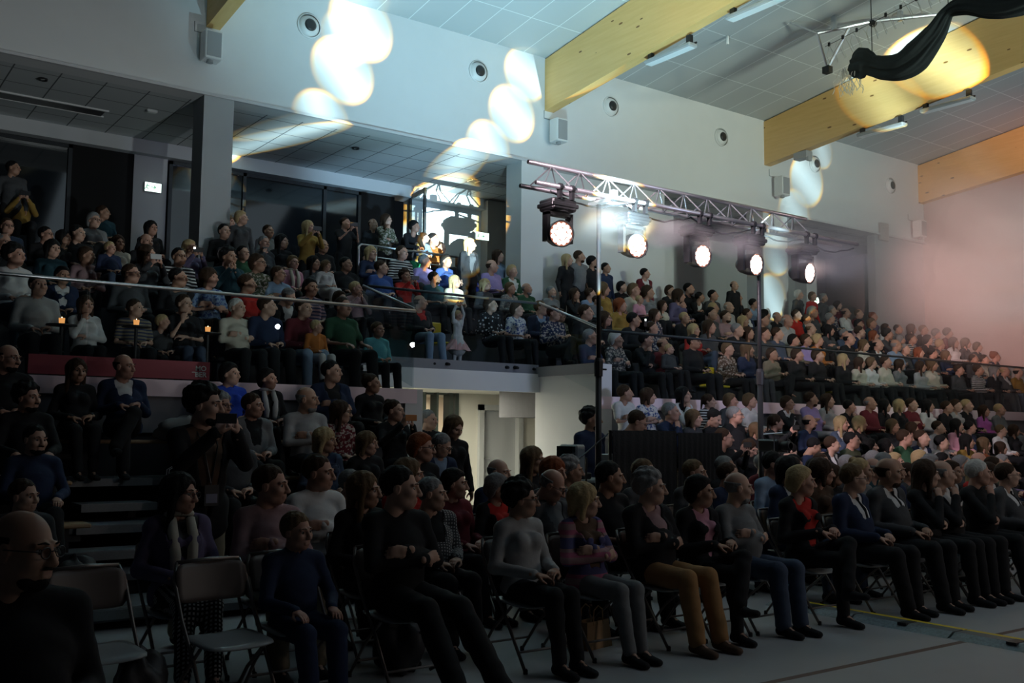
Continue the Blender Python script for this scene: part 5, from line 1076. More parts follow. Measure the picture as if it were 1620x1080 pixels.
def person(x, y, z, scale, rz, hair, top, bot, ps, flags, lod, rnd, pitch=0, yaw=None, meta=None):
    hs, hc = hair[0], hair[1]; sex = 'f' if (hs in 'oluv' or 'f' in flags) and 'm' not in flags else 'm'
    kind, rest = top.split(':'); inner = 'white'
    if '/' in rest: rest, inner = rest.split('/')
    pat = None
    if '+' in rest: rest, pat = rest.split('+')
    if yaw is None: yaw = rnd.choice((12, 26, 38, 50))
    if lod > 0: yaw = min((12, 26, 38, 50, -15), key=lambda q: abs(q - yaw)); pitch = min((0, 25), key=lambda q: abs(q - pitch))
    var = rnd.randrange(10 ** 6) if lod == 0 else (rnd.randrange(3) if lod == 1 else 0)
    p = pose(ps, sex, random.Random(var)); p['belly'] = 0.03 if ('B' in flags and lod == 0) else 0.0
    roll = 0 if lod else rnd.uniform(-4, 4)
    K = (ps, sex, lod, var, bool(p['belly']))
    bm_ = fig_mesh(('B', K, yaw, pitch, roll), lambda: body_mesh(p, sex, lod, yaw, pitch, roll), 'person', 4)
    sk = SKIN[rnd.randrange(3)]
    o = newobj('person', bm_, None, [sk, lip, eye_w, eye_d]); o.location = (x, y, z); o.rotation_euler = (0, 0, rz); o.scale = (scale,) * 3
    HR = head_rot(yaw, pitch, roll); hd = p['head']
    V = hair_mesh(hs, sex, lod)
    if ('hm', hs, lod) not in _cache: _cache[('hm', hs, lod)] = mkmesh('hair', V[0], V[1], [SKIN[0]])
    newobj('hair', _cache[('hm', hs, lod)], o, [hmat(hc)], hd, HR)
    if 'b' in flags:
        V = beard_mesh(min(lod, 1))
        if ('bm', lod) not in _cache: _cache[('bm', lod)] = mkmesh('beard', V[0], V[1], [SKIN[0]])
        newobj('beard', _cache[('bm', lod)], o, [hmat('g' if hc in 'gw' else ('n' if hc != 'k' else 'k'))], hd, HR)
    if lod == 0:
        if 'brw' not in _cache: V = brow_mesh(); _cache['brw'] = mkmesh('eyebrow', V[0], V[1], [SKIN[0]])
        newobj('eyebrow', _cache['brw'], o, [hmat(hc if hc != 'w' else 'g')], hd, HR)
    if 'g' in flags and lod < 2:
        if 'glm' not in _cache: V = glasses_mesh(); _cache['glm'] = mkmesh('glasses', V[0], V[1], [blackp])
        newobj('glasses', _cache['glm'], o, [blackp], hd, HR)
    tm_ = fab(rest, pat); gn = {'t': 'shirt', 'w': 'sweater', 'j': 'jacket', 'c': 'cardigan', 'd': 'dress'}[kind]
    newobj(gn, fig_mesh(('T', K, kind), lambda: top_mesh(p, kind, lod, var % 7), gn), o, [tm_])
    if kind in 'jc':
        newobj('shirt', fig_mesh(('T', K, 'i'), lambda: top_mesh(p, 'i', lod, 0), 'shirt'), o, [fab(inner)])
        if 'T' in flags:
            nk = p['neck']; a = nk + [0, -0.075, -0.03]; b_ = p['chest'] + [0, -0.135, -0.02]
            m_ = MB(); m_.tube([tuple(a + [0, 0, .01]), tuple(a + [0, -.008, -.025]), tuple((a + b_) / 2 + [0, -.02, 0]), tuple(b_)], [0.014, 0.010, 0.018, 0.022], 8); newobj('tie', mkmesh('tie', np.array(m_.v), m_.f, [fab('black')]), o)
    bt = 's' if bot[0] == 's' else 'p'
    newobj('skirt' if bt == 's' else 'trousers', fig_mesh(('L', K, bt), lambda: leg_mesh(p, bt, lod, var % 5), 'trousers'), o, [fab(BOT[bot]) if '+' not in bot else fab('black', 'check')])
    if lod < 2 or 'o' in flags:
        for i in (0, 1):
            newobj('shoe', fig_mesh(('S', K, i), lambda: shoe_mesh(p['ank'][i], p['knee'][i], 'A', lod), 'shoe'), o, [fab('white' if 'w' in flags else ('brown' if 'O' in flags else 'black'))])
    if 'z' in flags:
        nk = p['neck']; m_ = MB(); m_.tube([tuple(nk + [0.085 * math.sin(a), 0.0 - 0.08 * math.cos(a), 0.01 + 0.02 * math.cos(a)]) for a in np.linspace(0, 2 * PI, 17)], 0.024, 8, False)
        for q in (-1, 1): m_.tube([tuple(nk + [q * 0.06, -0.085, -0.01]), tuple(nk + [q * 0.065, -0.155, -0.12]), tuple(nk + [q * 0.055, -0.19, -0.24]), tuple(nk + [q * 0.05, -0.15, -0.40])], [0.03, 0.036, 0.036, 0.03], 10)
        newobj('scarf', mkmesh('scarf', np.array(m_.v), m_.f, [fab('cream' if 'W' not in flags else 'white')]), o)
    meta = meta or {}; col = CN.get(rest, rest)
    gt = {'t': 'shirt', 'w': 'sweater', 'j': 'jacket', 'c': 'open cardigan', 'd': 'dress'}[kind]; pt = {'dots': 'dotted ', 'stripes': 'striped ', 'check': 'checked ', 'floral': 'patterned ', 'multi': 'multicoloured ', None: ''}[pat]
    PEOPLE.append(dict(o=o, x=x, top=(pt + col + ' ' + gt).strip(), inner=inner if kind in 'jc' else None, ps=ps, flags=flags, **meta))
    return o, p
# ------------------------------------------------------------------ the audience: where each head is seen and on which row it sits
HIPS = [12.92, 13.8, 14.65, 15.5, 16.35, 17.15]
ROWS = {'g%d' % i: (HIPS[i], GZ[i]) for i in range(6)}
ROWS.update(w0=(18.2, GZ[6]), w1=(17.75, GZ[6]), w2=(16.15, 3.72), w3=(17.1, 4.10), m0=(14.35, 2.66), b0=(11.62, 1.05), b1=(10.82, 0.65), b2=(9.98, 0.30), f0=(5.75, 0), f1=(6.65, 0), f2=(7.45, 0), f3=(8.2, 0), f4=(9.0, 0), x0=(3.75, 0), x1=(6.1, 0),
            p0=(9.0, 0), p1=(10.3, 0), p2=(12.6, 0), s0=(7.55, 0), l4=(9.0, 0.12))
LISTED = """
42 872 x0 bk w:black k L gb|bald person with glasses in black sitting alone at the left edge, nearest of all
467 840 f0 kd w:navy n K hwy20|child in a navy sweater and boots sitting in the front row
632 772 f0 sk w:black k E y45|person in black slouching with arms crossed in front row, right of the child
828 790 f0 qk w:lgrey k L fgy50|person with glasses in a light grey sweater, hands in lap, front row
928 792 f0 oy c:rose+multi/brown g X fy45|person in a multicoloured cardigan with arms crossed, front row
1036 772 f0 qg j:black/rose t X my40O|person in a black jacket and tan trousers with arms crossed, front row
1108 778 f0 vk j:black/pink k G fy40|person in black jacket and pale pink blouse with legs crossed, front row
1173 772 f0 bg w:grey b X mby50B|bald person in a grey sweater and jeans with arms crossed, front row
1268 762 f0 vy c:black/red k G fy50|person in an open black cardigan over a red top, front row
1353 757 f0 sd j:navy/white k L mgy45T|person with glasses, navy jacket and white collar, front row
1413 748 f0 bn j:dgrey/white k L mby35T|bearded person in a dark grey suit with tie, front row
1462 750 f0 ln w:black k C fy50|person with long hair in black, hand at the mouth, front row
1497 750 f0 bg j:black/white k C my50|bald person in a dark jacket with fist at the mouth, front row right side
1546 748 f0 sw w:black k C mBy45|white-haired person in a black sweater, hand raised, front row right side
1599 752 f0 sn j:dgrey/white k L mgy40T|person with glasses in grey suit at the right edge of the front row
288 782 f1 lk c:purple/dgrey s+check L fgzy40|person with glasses, purple cardigan and pale scarf behind the empty chairs
432 768 f1 sn w:rose h X my45|person in a dusty pink shirt behind the child in the front row
580 776 f1 ld w:black k L fy45|person in a plain black sweater sitting between the pink shirt and the slouching one
684 782 f1 sg j:dgrey+check/black k L my45|person in a grey patterned jacket, hands folded, second row
789 772 f2 vg c:black/red k L fy50|person in black waistcoat and red sweater, second row from front
871 768 f1 bg j:dgrey/grey k L mgyd|person with glasses in a dark jacket looking down, second row
968 755 f1 sk t:black k L my50|person in black shirt behind the light-haired person in the striped cardigan
504 748 f2 sn w:white k X my35|person in a white turtleneck with arms folded behind the pink shirt
722 766 f2 vk w:maroon k L fy40|person in a plain maroon sweater in the third row
650 752 f2 ld w:red k L fy50|person in red half hidden behind the slouching young person in front
1018 748 f2 sd w:dgrey k L my30|person in dark grey hidden behind the wavy grey hair in front row
1098 748 f2 sd w:dgrey k L my30|person with fair hair in dark grey, before the black drape screen
1230 735 f2 sk w:lblue k L my30|person in a light blue shirt beside the right truss pole
1253 740 f3 ln w:black k L fy30|
1290 742 f3 lk w:black k L fy30|
1323 752 f2 on w:black k L fy40|
1357 738 f3 vn w:dgrey k L f|
1387 742 f2 bg w:teal k L mby50|
1442 748 f2 sn w:dgrey k L mb|
1519 735 f3 vg w:dgrey k L f|
1571 748 f1 sn j:black/white k L mg|
789 748 f3 bg j:navy/white k L my30|bald person in a navy jacket by the passage doorway, fourth row
1286 706 B sk w:navy k L md|
1315 703 B sn j:black/white k L mT|
1254 714 B pk w:navy k L fd|
1405 706 B lk w:black k L f|
1435 693 B sn w:green k L m|
1462 693 B sn j:navy/white k L m|
1493 700 B sk w:lgrey k L m|
1560 703 B ld w:dgrey k L f|
1586 709 B on w:black k L f|
1189 709 B ln w:black k L fgd|
1150 693 B sn w:black k P mg|
320 645 s0 qk c:black/brown h SP mby40|bearded person in a brown shirt and black jacket standing and filming in the left aisle
39 785 f3 sn w:dgrey k C m|person leaning a hand on the face, low at the left edge
56 696 b2 sk w:navy k K mby20|bearded person in navy, sitting low on the left edge of the stand
44 629 b1 qk w:black k K mby35|person with dark wavy beard and hair in black at the left edge of the stand
14 567 b0 bk w:black k L mbg|bald person in black in the top stand row at the left edge
123 587 b0 ln w:black k L fy10|person in black holding a bag, top stand row, left of the navy suit
198 580 b0 bk j:navy/white k G my40|bald person in a navy suit and open white shirt, legs crossed, top stand row
349 642 b1 qg w:dgrey k L fgy30|grey curly-haired person with glasses half hidden behind the filming person
366 592 b0 vk w:cobalt k L fy40|person in a cobalt blue blouse, top stand row
399 642 b1 sn j:grey/black k L my35|person in a grey jacket over black, second stand row
425 600 b0 vk c:black/black k L fzWy40|person in black with a white scarf, top stand row
527 588 b0 sk j:navy/black k X my35|person in navy jacket with arms crossed, top stand row
591 607 b0 un w:black k L fy40|person in plain black sweater, rightmost of the top stand row on the left
371 690 b2 bg w:dgrey k L m|person in dark grey hidden behind the raised arms of the filming person
486 632 b1 bg w:lgrey k X mby45|person with grey beard in a light grey sweater, second stand row
541 652 b1 ln w:maroon+floral k L fgy50|person with long hair in a maroon flowered blouse, second stand row
626 650 b1 un w:black k P fy40|person in black filming with an orange phone by the passage
517 697 b2 oy c:denim/navy k L fy45|fair-haired person in an open denim jacket, lowest stand row
581 702 b2 od w:black k L fy40|person with shoulder-length hair in black, lowest stand row
667 700 l4 vr w:black k L fgy45|red-haired person with glasses in black, lowest stand row
698 704 b2 sg j:navy/lblue k F mgyd|person with glasses in a navy suit leaning forward by the passage
714 680 p1 ld w:black k S fd|long-haired person in black standing bowed before the cream wall
675 668 p2 sg w:black k S m|person in a dark cap standing in the passage mouth
845 728 p0 ld w:black k L fg|long-haired person with glasses sitting by the control table
931 659 p1 qk w:navy k S mby30|bearded person in a navy shirt standing at the mixing table
1004 668 p1 sn w:navy k SR mgd|person with glasses bent down behind the black drape screen
992 622 b0 sn t:white k X my45|person in a white polo shirt with arms crossed, top row of the right stand
1024 627 b0 on t:white+floral k X fy45|person in a white flowered blouse next to the white polo shirt
1084 625 b0 lk c:white/black k C fy30|person in a white jacket over black, hand at the chin
1066 652 b1 sg w:navy k C my30|grey-haired person in navy with the hand at the mouth above the drape screen
1101 662 b1 od w:dgrey k L fy30|
1124 635 b0 pn w:black+stripes k L fy20|person in a black and white striped sweater leaning sideways
1158 634 b0 vd w:dgrey k L f|
1134 662 b1 uk w:black k L fd|
1166 657 b1 sg w:black k L mg|
1189 634 b0 vd w:white k L f|
1195 665 b1 od w:black k L fh|
1231 668 b1 pn w:black k P f|
1284 668 b1 bk w:navy k L mb|
1330 670 b1 ly c:denim/white k H f|
1359 670 b1 oy w:black k L f|
1346 643 b0 sk w:black k C m|
1379 638 b0 bg w:maroon k L m|
1402 642 b0 lk w:black k L f|
1426 642 b0 oy w:black k L f|
1445 640 b0 sn w:maroon k X m|
1470 642 b0 lk w:white k L f|
1501 644 b0 sn w:black k L m|
1515 642 b0 vn w:lgrey k L f|
1559 650 b0 ln w:magenta k L f|
1415 674 b1 od w:black k C f|
1446 678 b1 ln w:dgrey k L f|
1487 676 b1 sn w:grey k L m|
1516 673 b1 lk w:pink k L f|
1537 676 b1 sk w:navy k L m|
1586 681 b1 sd w:white k L m|
1607 681 b1 on w:black k L f|
20 270 w1 sk w:dgrey k S m|
34 304 w1 sn w:mustard k P m|person in mustard yellow standing and filming at the far left back
12 358 G sn w:denim k C mg|
74 371 G sk w:black k L mg|
102 379 g3 lk w:black k C f|
124 369 G sk w:black k L m|
162 356 g5 sn w:teal k L m|
23 405 G qk w:white b L f|
137 405 G vn w:rose k L f|
176 392 G ky w:navy b L h^|fair-haired child in navy held in an adult's arms, left gallery
188 384 G ln w:cream b L f|person with long hair in a cream sweater holding a child in navy
233 382 G bk w:black k L m|
241 361 g4 lk t:black k L f|person with long black hair in a black shirt below the left exit sign
235 402 G ln w:dgrey k P f|person holding up a white phone, left gallery below the exit sign
302 392 G vy w:purple k P fy40|person in purple holding a glowing phone in front of the first column
362 351 G od w:magenta k L f|person in a bright magenta sweater beside the first column
380 350 w2 vy w:dgrey k S f|
349 369 G sk w:black k L m|
363 405 G qk w:teal k H m|person in teal with hands clasped at the mouth, left gallery
419 384 G sg w:dgrey k C mb|
426 366 G sn w:grey k L m|
410 416 G vn w:olive+floral k L fg|
394 449 g1 kn w:red k L f|
209 433 G sn w:dgrey k L mg|
284 439 G sk c:black/dgrey k L m|
333 439 G on t:lblue+floral k X f|person in a pale blue patterned shirt with arms crossed behind the glass
100 436 G vk j:navy/white k L f|
60 452 g0 sk w:lgrey k L mBy10|broad person in a pale grey sweater in the first gallery row at the left
137 487 g0 ln w:white k C fy10|person in a white sweater, hand at the face, first gallery row
293 481 g0 sn t:black b C fy30|person in black shirt and blue jeans, hand on the cheek, first gallery row
378 487 g0 sw w:cream k X my30|white-haired person in a cream sweater with folded arms, first gallery row
213 500 g0 sn t:khaki+stripes k L m|person in a striped khaki shirt behind the middle candle glass
259 510 g0 ky w:dgrey k L h|small fair-haired child low behind the left glass balustrade
448 382 G lk w:black k L f|
486 366 w2 ly w:mustard k SP f|fair-haired person in mustard filming with a camera, left gallery back
510 390 G bk w:black k L m|
544 356 w3 sk t:black k SP m|person in black standing and filming by the steel railing
609 351 w1 ln w:olive+floral k SC fy20|person in an olive patterned blouse standing at the steel railing
588 358 w0 bn w:black k S m|person in black standing in the dark doorway behind the steel railing
655 366 w1 qk w:black k SR my20|person with dark curly hair in black leaning over the steel railing
675 379 w1 un w:lblue k SR fh|person with hair bun in pale blue leaning on the steel railing
688 379 w1 sk w:orange k L m|
699 392 w0 sn w:lblue k L m|
708 413 G vk w:blue k L f|
741 390 w2 ly j:black/dgrey k S f|fair-haired person in a black jacket standing under the right exit sign
745 421 G sn w:cobalt k X m|
719 448 G ly w:cream k L f|fair-haired person in cream brightly lit by a beam, middle deck
689 440 G sk t:teal k L mb|
780 421 G bn w:lilac k L mg|bald person with glasses in a lilac shirt, middle deck
790 405 G ln w:lblue k L f|
812 429 G vy j:green/white k L fg|
463 416 G vd w:pink k L fgz|
498 416 G lk w:dgrey k L f|
518 420 G od d:white w L fh^|small child in a white dress seen from the side, left gallery
549 418 G sk w:black k L m|
565 442 g2 ky w:rose k H fh|
440 434 G sn w:lblue b X mg|person with glasses in a light blue shirt, arms crossed, left gallery
493 455 G vk w:rose+stripes k L f|
605 423 G sn w:blue k L my50|person in a blue shirt below the steel railing, looking aside
640 439 G qn w:red k P f|person in a red sweater filming below the green jacket
422 485 g0 sn w:navy k L m|
456 506 g1 sg j:black/white k F md|
480 488 g0 sn w:maroon l L m|
501 517 g0 ky w:orange w L h^|small child with a warm light in the hands, first gallery row
546 482 g0 sn t:green k K mBy10|broad person in a dark green shirt at the glass, first gallery row
597 522 g0 kd w:cyan k L h|small child in cyan at the right end of the left balustrade
667 478 m0 bn j:black/red l L mB|bald person in a black jacket and jeans at the left end of middle deck
723 500 d0 ky d:white w UP fhw|small child in a white dress and pink tutu with raised arms at the glass
767 458 G oy w:dgrey k L f|
778 482 m0 vn w:black+dots k L fB|person in a black blouse with white dots, middle deck
809 458 G vd w:grey+floral k L fg|
817 490 m0 vn t:white+floral k L f|person in a white and blue flowered blouse, middle deck
835 457 G bg w:green k L mb|
874 462 G sg t:grey k L mb|
858 487 m0 sd j:navy/lblue k L mg|person with glasses in a navy suit and light shirt, middle deck
888 499 m0 vn w:olive+floral k L f|
889 413 w2 ly w:black k S fg|
914 409 w2 sn t:grey k S mb|
935 418 w2 qk w:black k S mb|
956 431 w2 sk w:navy k S m|
989 441 G pn w:black k L f|
1018 436 w2 sk j:maroon/white k S m|
911 465 G ln w:black k C f|
936 465 G sn w:lblue k L my50|
1005 452 g3 vd w:cream k L f|
1014 474 G ky w:pink k L h^|
1027 462 G vn w:grey k L f|
957 457 G od w:mustard k L f|
944 475 G kn w:grey k L h^|
930 494 g1 sn w:black k L my40|
959 504 G ln w:black k L fg|
987 493 G od w:grey k L fh|
1005 506 G sk w:black k L m|
1038 498 G ln w:navy+floral k L f|
1050 488 g3 ln w:cream k L f|
1080 483 G sn j:dgrey/lilac k L mg|
1076 460 g3 on w:purple k L f|
1062 460 G vn w:black k L f|
1092 457 G sk w:black k L m|
1108 470 g4 sk j:black/white k F m|
1130 467 G sk w:dgrey k L mg|
1159 460 w2 bk w:black k S m|bald person in black standing at the edge of light patch
1155 486 G bw w:lgrey k L m|
1128 496 G sk w:dgrey k L m|person whose face glows red from a phone, right gallery
1184 496 G sn j:navy/white k L m|
1194 480 G sk w:lblue k L m|
1210 506 G sk w:dgrey k L m|
1125 517 G ln w:dgrey k L f|
1169 522 G sg w:black k L mg|
1186 527 G ln w:dgrey k L f|
933 533 g0 sg w:navy k X mg|grey-haired person with glasses in navy at the left end of right gallery front
977 537 g0 vw w:dgrey+floral k X f|white-haired person in a dark patterned blouse, right gallery front row
1024 538 g0 sk w:black k C f|
1048 546 g0 bn w:maroon k L mb|bearded person in a maroon sweater beside a fair-haired child
1062 552 g0 ky w:dgrey k L h^|
1097 541 g0 sk w:black k L mg|
1154 552 g0 vd w:brown+floral k L f|
1212 528 G sn w:dgrey k L m|
1232 528 G sn w:denim k L m|
1278 538 G vn w:lilac k L f|
1296 538 G vy w:orange k L f|
1346 536 G bk w:black k L m|
1369 546 G od w:cream k L f|
1391 545 G bk j:black/white k L m|
1420 546 G bg w:lblue k X m|
1445 536 G sn w:black+stripes k L m|
1264 561 g0 vn w:black k L f|
1224 560 g0 vn w:khaki k G f|
1296 562 g0 vn w:black k L f|
1337 569 g0 ly w:black k L f|
1362 574 g0 ln w:cream k L f|
1381 574 g0 vd w:white k L f|
1404 572 g0 sn w:cream k L m|
1426 577 g0 on w:grey k L f|
1459 580 g0 ln w:lgrey k L f|
1477 577 g0 od w:cream k L f|
1519 585 g0 sn w:dgrey k L m|
1231 501 G bw w:black k L m|
1248 507 G bw w:lgrey k L m|
1262 498 G sn w:red k L m|
1278 505 G sn j:teal/white k L m|
1261 472 w2 vw w:dgrey k S f|
1283 472 w2 vd w:red k S f|
1300 473 w2 vg w:dgrey k S f|
1288 491 g3 vg w:dgrey k L f|
1327 483 G on w:maroon k L f|
"""
rndp = random.Random(11)
SEATS = []      # planned people
def ahead(ps):
    return {'S': 1.585, 'SP': 1.585, 'SC': 1.585, 'SR': 1.52, 'UP': 1.585, 'F': 1.19}.get(ps, 1.185)
def plan(px, py, row, hair, top, bot, ps, fl, lab):
    hy = {'F': -0.27, 'SR': -0.36}.get(ps, 0.02); child = 'h' in fl; kidz = '^' in fl
    cand = [row] if row not in ('G', 'B') else (['g0', 'g1', 'g2', 'g3', 'g4', 'g5'] if row == 'G' else ['b0', 'b1', 'b2'])
    best = None
    for r_ in cand:
        if r_ == 'd0': Y, z0 = 14.12, 2.66
        else: Y, z0 = ROWS[r_]
        q = atY(px, py, Y + hy)
        want = 0.70 if child else 1.0
        if row == 'G' and 7.0 < q[0] < 10.6 and r_ in ('g0', 'g1'): continue
        if row == 'G' and 7.0 < q[0] < 10.6 and r_ == 'g2': Y, z0 = 14.55, 2.66; q = atY(px, py, Y + hy)
        sc = (q[2] - z0) / ahead(ps)
        c = abs(sc - want) if not kidz else abs(sc - 1.05)
        if best is None or c < best[0]: best = (c, r_, Y, z0, q, sc)
    c, r_, Y, z0, q, sc = best
    if kidz: s_ = 0.66; z0 = q[2] - ahead(ps) * s_; Y -= 0.30; q = atY(px, py, Y); z0 = q[2] - ahead(ps) * s_
    elif child: s_ = min(max(sc, 0.52), 0.86)
    else: s_ = min(max(sc, 0.88), 1.10)
    SEATS.append(dict(x=float(q[0]), y=Y, z=z0, s=s_, raw=sc, row=r_, hair=hair, top=top, bot=bot, ps=ps, fl=fl, lab=lab, px=px, py=py, listed=True))
for ln_ in LISTED.strip().splitlines():
    a, lab = ln_.split('|'); t_ = a.split(); px, py, row, hair, top, bot, ps = float(t_[0]), float(t_[1]), t_[2], t_[3], t_[4], t_[5], t_[6]
    plan(px, py, row, hair, top, bot, ps, t_[7] if len(t_) > 7 else '', lab)
# seats between the ones picked out above
TOPS = ['w:black'] * 6 + ['w:navy'] * 4 + ['w:dgrey'] * 5 + ['w:grey'] * 2 + ['w:maroon', 'w:teal', 'w:olive', 'w:white', 'w:cream', 'w:denim', 'w:purple', 'w:brown', 'w:rose', 'j:black/white', 'j:navy/white', 'j:dgrey/white', 'c:black/white', 'w:black+stripes', 'w:navy+floral', 'w:green', 'w:red', 'w:lblue', 'w:lgrey', 'w:khaki', 't:black', 'w:lilac', 'w:mustard']
HRS = [('s', 'm')] * 8 + [('b', 'm')] * 2 + [('r', 'm'), ('q', 'm')] + [('l', 'f')] * 4 + [('o', 'f')] * 3 + [('v', 'f')] * 4 + [('u', 'f'), ('p', 'f')]
def fill(row, x0, x1, step, prob=0.95):
    Y, z0 = ROWS[row]; x = x0
    while x < x1:
        xx = x + rndp.uniform(-0.06, 0.06); x += step
        if any(abs(s['x'] - xx) < 0.40 and abs(s['y'] - Y) < 0.42 for s in SEATS) or rndp.random() > prob: continue
        hs, sx = rndp.choice(HRS); hc = rndp.choice('kknnndygg' if sx == 'm' else 'kknnddyyrg')
        fl = sx + ('b' if sx == 'm' and rndp.random() < .25 else '') + ('g' if rndp.random() < .25 else '')
        SEATS.append(dict(x=xx, y=Y + rndp.uniform(-.03, .03), z=z0, s=rndp.uniform(0.93, 1.04), raw=1, row=row, hair=hs + hc, top=rndp.choice(TOPS), bot=rndp.choice('kkkknnbbgd'), ps=rndp.choice(['L', 'L', 'K', 'X', 'L', 'G', 'L', 'C']), fl=fl, lab='', px=0, py=0, listed=False))
for r_, a, b_ in (('g0', 2.0, 6.9), ('g1', 1.9, 6.95), ('g2', 2.2, 6.95), ('g3', 2.3, 9.0), ('g4', 2.6, 12.2), ('g3', 9.0, 12.8)): fill(r_, a, b_, 0.60, 0.93)
for r_, b_ in (('g0', 25.6), ('g1', 26.4), ('g2', 26.6), ('g3', 26.6), ('g4', 16.6)): fill(r_, 10.9 if r_ != 'g4' else 13.1, b_, 0.60)
fill('g4', 17.4, 26.4, 0.62, 0.9)
fill('b0', 4.0, 6.7, 0.62, 0.6); fill('b2', 4.0, 6.7, 0.62, 0.5); fill('b2', -0.2, 2.2, 0.7, 0.7)
for r_, b_ in (('b0', 22.5), ('b1', 21.5), ('b2', 20.0)): fill(r_, 11.0 if r_ != 'b2' else 12.3, b_, 0.60, 0.92)
fill('f0', 11.6, 12.4, 0.62); fill('f1', 8.3, 13.2, 0.62, 0.95); fill('f2', 4.0, 14.2, 0.62, 0.8); fill('f3', 4.2, 7.3, 0.62, 0.9); fill('f3', 9.2, 15.5, 0.62, 0.85); fill('f4', 10.8, 17.0, 0.62, 0.9)
def dist(s): return math.hypot(s['x'], s['y'])
def in_view(s):
    c = RW.T @ np.array([s['x'], s['y'], s['z'] + 1.0 - CAMH]); u = CXP + FPX * c[0] / -c[2]; return -60 < u < 1680
SEATS = [s for s in SEATS if in_view(s) and (s['listed'] or not (s['y'] > 15.9 and (19.4 < s['x'] < 21.0 or s['x'] > 24.3 or 16.9 < s['x'] < 17.0)))]
for s in SEATS:
    if s['y'] > 16.25 and s['row'] in ('g4', 'w2') and (5.1 < s['x'] < 6.2 or 11.9 < s['x'] < 12.9 or 19.5 < s['x'] < 20.9): s['y'] -= 0.22
for s in SEATS:
    if s['y'] > 15.9 and 11.85 < s['x'] < 13.0 and s['ps'][0] == 'S': s['x'] = 13.08
bad = [(s['px'], s['py'], s['row'], round(s['raw'], 2)) for s in SEATS if s['listed'] and not (0.86 < s['raw'] < 1.13) and 'h' not in s['fl']]
print('PEOPLE', len(SEATS), 'listed', sum(s['listed'] for s in SEATS), 'outliers', bad)
# ------------------------------------------------------------------ build the audience
SEATS.sort(key=dist)
KEEP = SEATS[:298]; REST = SEATS[298:]
def region(s):
    r = s['row']; x = s['x']
    if r[0] in 'gmdw': return 'left gallery' if x < 7 else ('middle deck' if x < 10.55 and s['y'] < 17 else ('right gallery' if x > 10.5 else 'middle deck'))
    if r[0] in 'b': return 'left stand' if x < 7 else 'right stand'
    return 'floor seats'
RW_ = dict(g0='front row', g1='second row', g2='third row', g3='fourth row', g4='fifth row', g5='sixth row', m0='front row', d0='front row', w0='back walkway', w1='back walkway', w2='back row', w3='back row', b0='top row', b1='second row', b2='lowest row',
           f0='front row', f1='second row', f2='third row', f3='fourth row', f4='fifth row', x0='front row', l4='lowest row', p0='fifth row', p1='sixth row', p2='back', s0='aisle', x1='second row')
PSW = {'X': 'arms crossed', 'C': 'hand at chin', 'P': 'holding a phone', 'H': 'hands at mouth', 'G': 'legs crossed', 'F': 'leaning forward', 'S': 'standing', 'SP': 'standing with phone', 'K': 'hands on knees', 'SR': 'leaning on railing', 'SX': 'standing', 'SC': 'standing', 'UP': 'arms raised', 'L': 'hands in lap', 'E': 'slouching'}
ORD = 'leftmost second third fourth fifth sixth seventh eighth ninth tenth eleventh twelfth thirteenth fourteenth fifteenth sixteenth seventeenth eighteenth nineteenth twentieth twenty-first twenty-second twenty-third twenty-fourth twenty-fifth twenty-sixth twenty-seventh twenty-eighth'.split()
groups = {}
for s in SEATS: groups.setdefault((RW_[s['row']], region(s)), []).append(s)
for k, v in groups.items():
    v.sort(key=lambda s: s['x'])
    for i, s in enumerate(v): s['ord'] = i
def descr(s):
    kind, rest = s['top'].split(':'); inner = None
    if '/' in rest: rest, inner = rest.split('/')
    pat = ''
    if '+' in rest: rest, pat = rest.split('+')
    pt = {'dots': 'dotted ', 'stripes': 'striped ', 'check': 'checked ', 'floral': 'patterned ', 'multi': 'multicoloured ', '': ''}[pat]
    g = {'t': 'shirt', 'w': 'sweater', 'j': 'jacket', 'c': 'open cardigan', 'd': 'dress'}[kind]
    who = 'child' if 'h' in s['fl'] else 'person'
    return who, pt + CN.get(rest, rest) + ' ' + g, s['ps']
def autolabel(s, used):
    who, garment, ps = descr(s); a = ' in ' + garment; gl = ' with glasses' if 'g' in s['fl'] else ''
    place = RW_[s['row']] + ' of ' + region(s)
    c1 = '%s%s%s, %s, %s' % (who, gl, a, PSW[ps], place)
    o = ORD[min(s['ord'], len(ORD) - 1)]; o = o if o == 'leftmost' else o + ' from left'
    c2 = '%s%s%s, %s, %s, %s' % (who, gl, a, PSW[ps], place, o)
    c3 = '%s%s, %s, %s' % (who, a, place, o)
    return c1, c2, c3
cnt = {}
for s in KEEP:
    if not s['lab']: c = autolabel(s, None)[0]; cnt[c] = cnt.get(c, 0) + 1
used = set()
for s in KEEP:
    if s['lab']: s['label'] = s['lab']
    else:
        c1, c2, c3 = autolabel(s, None); lb = c1 if cnt[c1] == 1 else (c2 if len(c2.split()) <= 16 else c3)
        if len(lb.split()) > 16: lb = c3
        s['label'] = lb
    while s['label'] in used: s['label'] = s['label'] + ', behind'
    used.add(s['label'])
GRP = {'left gallery': 'audience in the left gallery', 'middle deck': 'audience on the middle deck', 'right gallery': 'audience in the right gallery', 'left stand': 'audience on the left stand', 'right stand': 'audience on the right stand', 'floor seats': 'audience on the floor chairs'}
def yaw_of(s, rnd):
    import re
    m = re.search(r'y(\d+)', s['fl']); return int(m.group(1)) if m else None
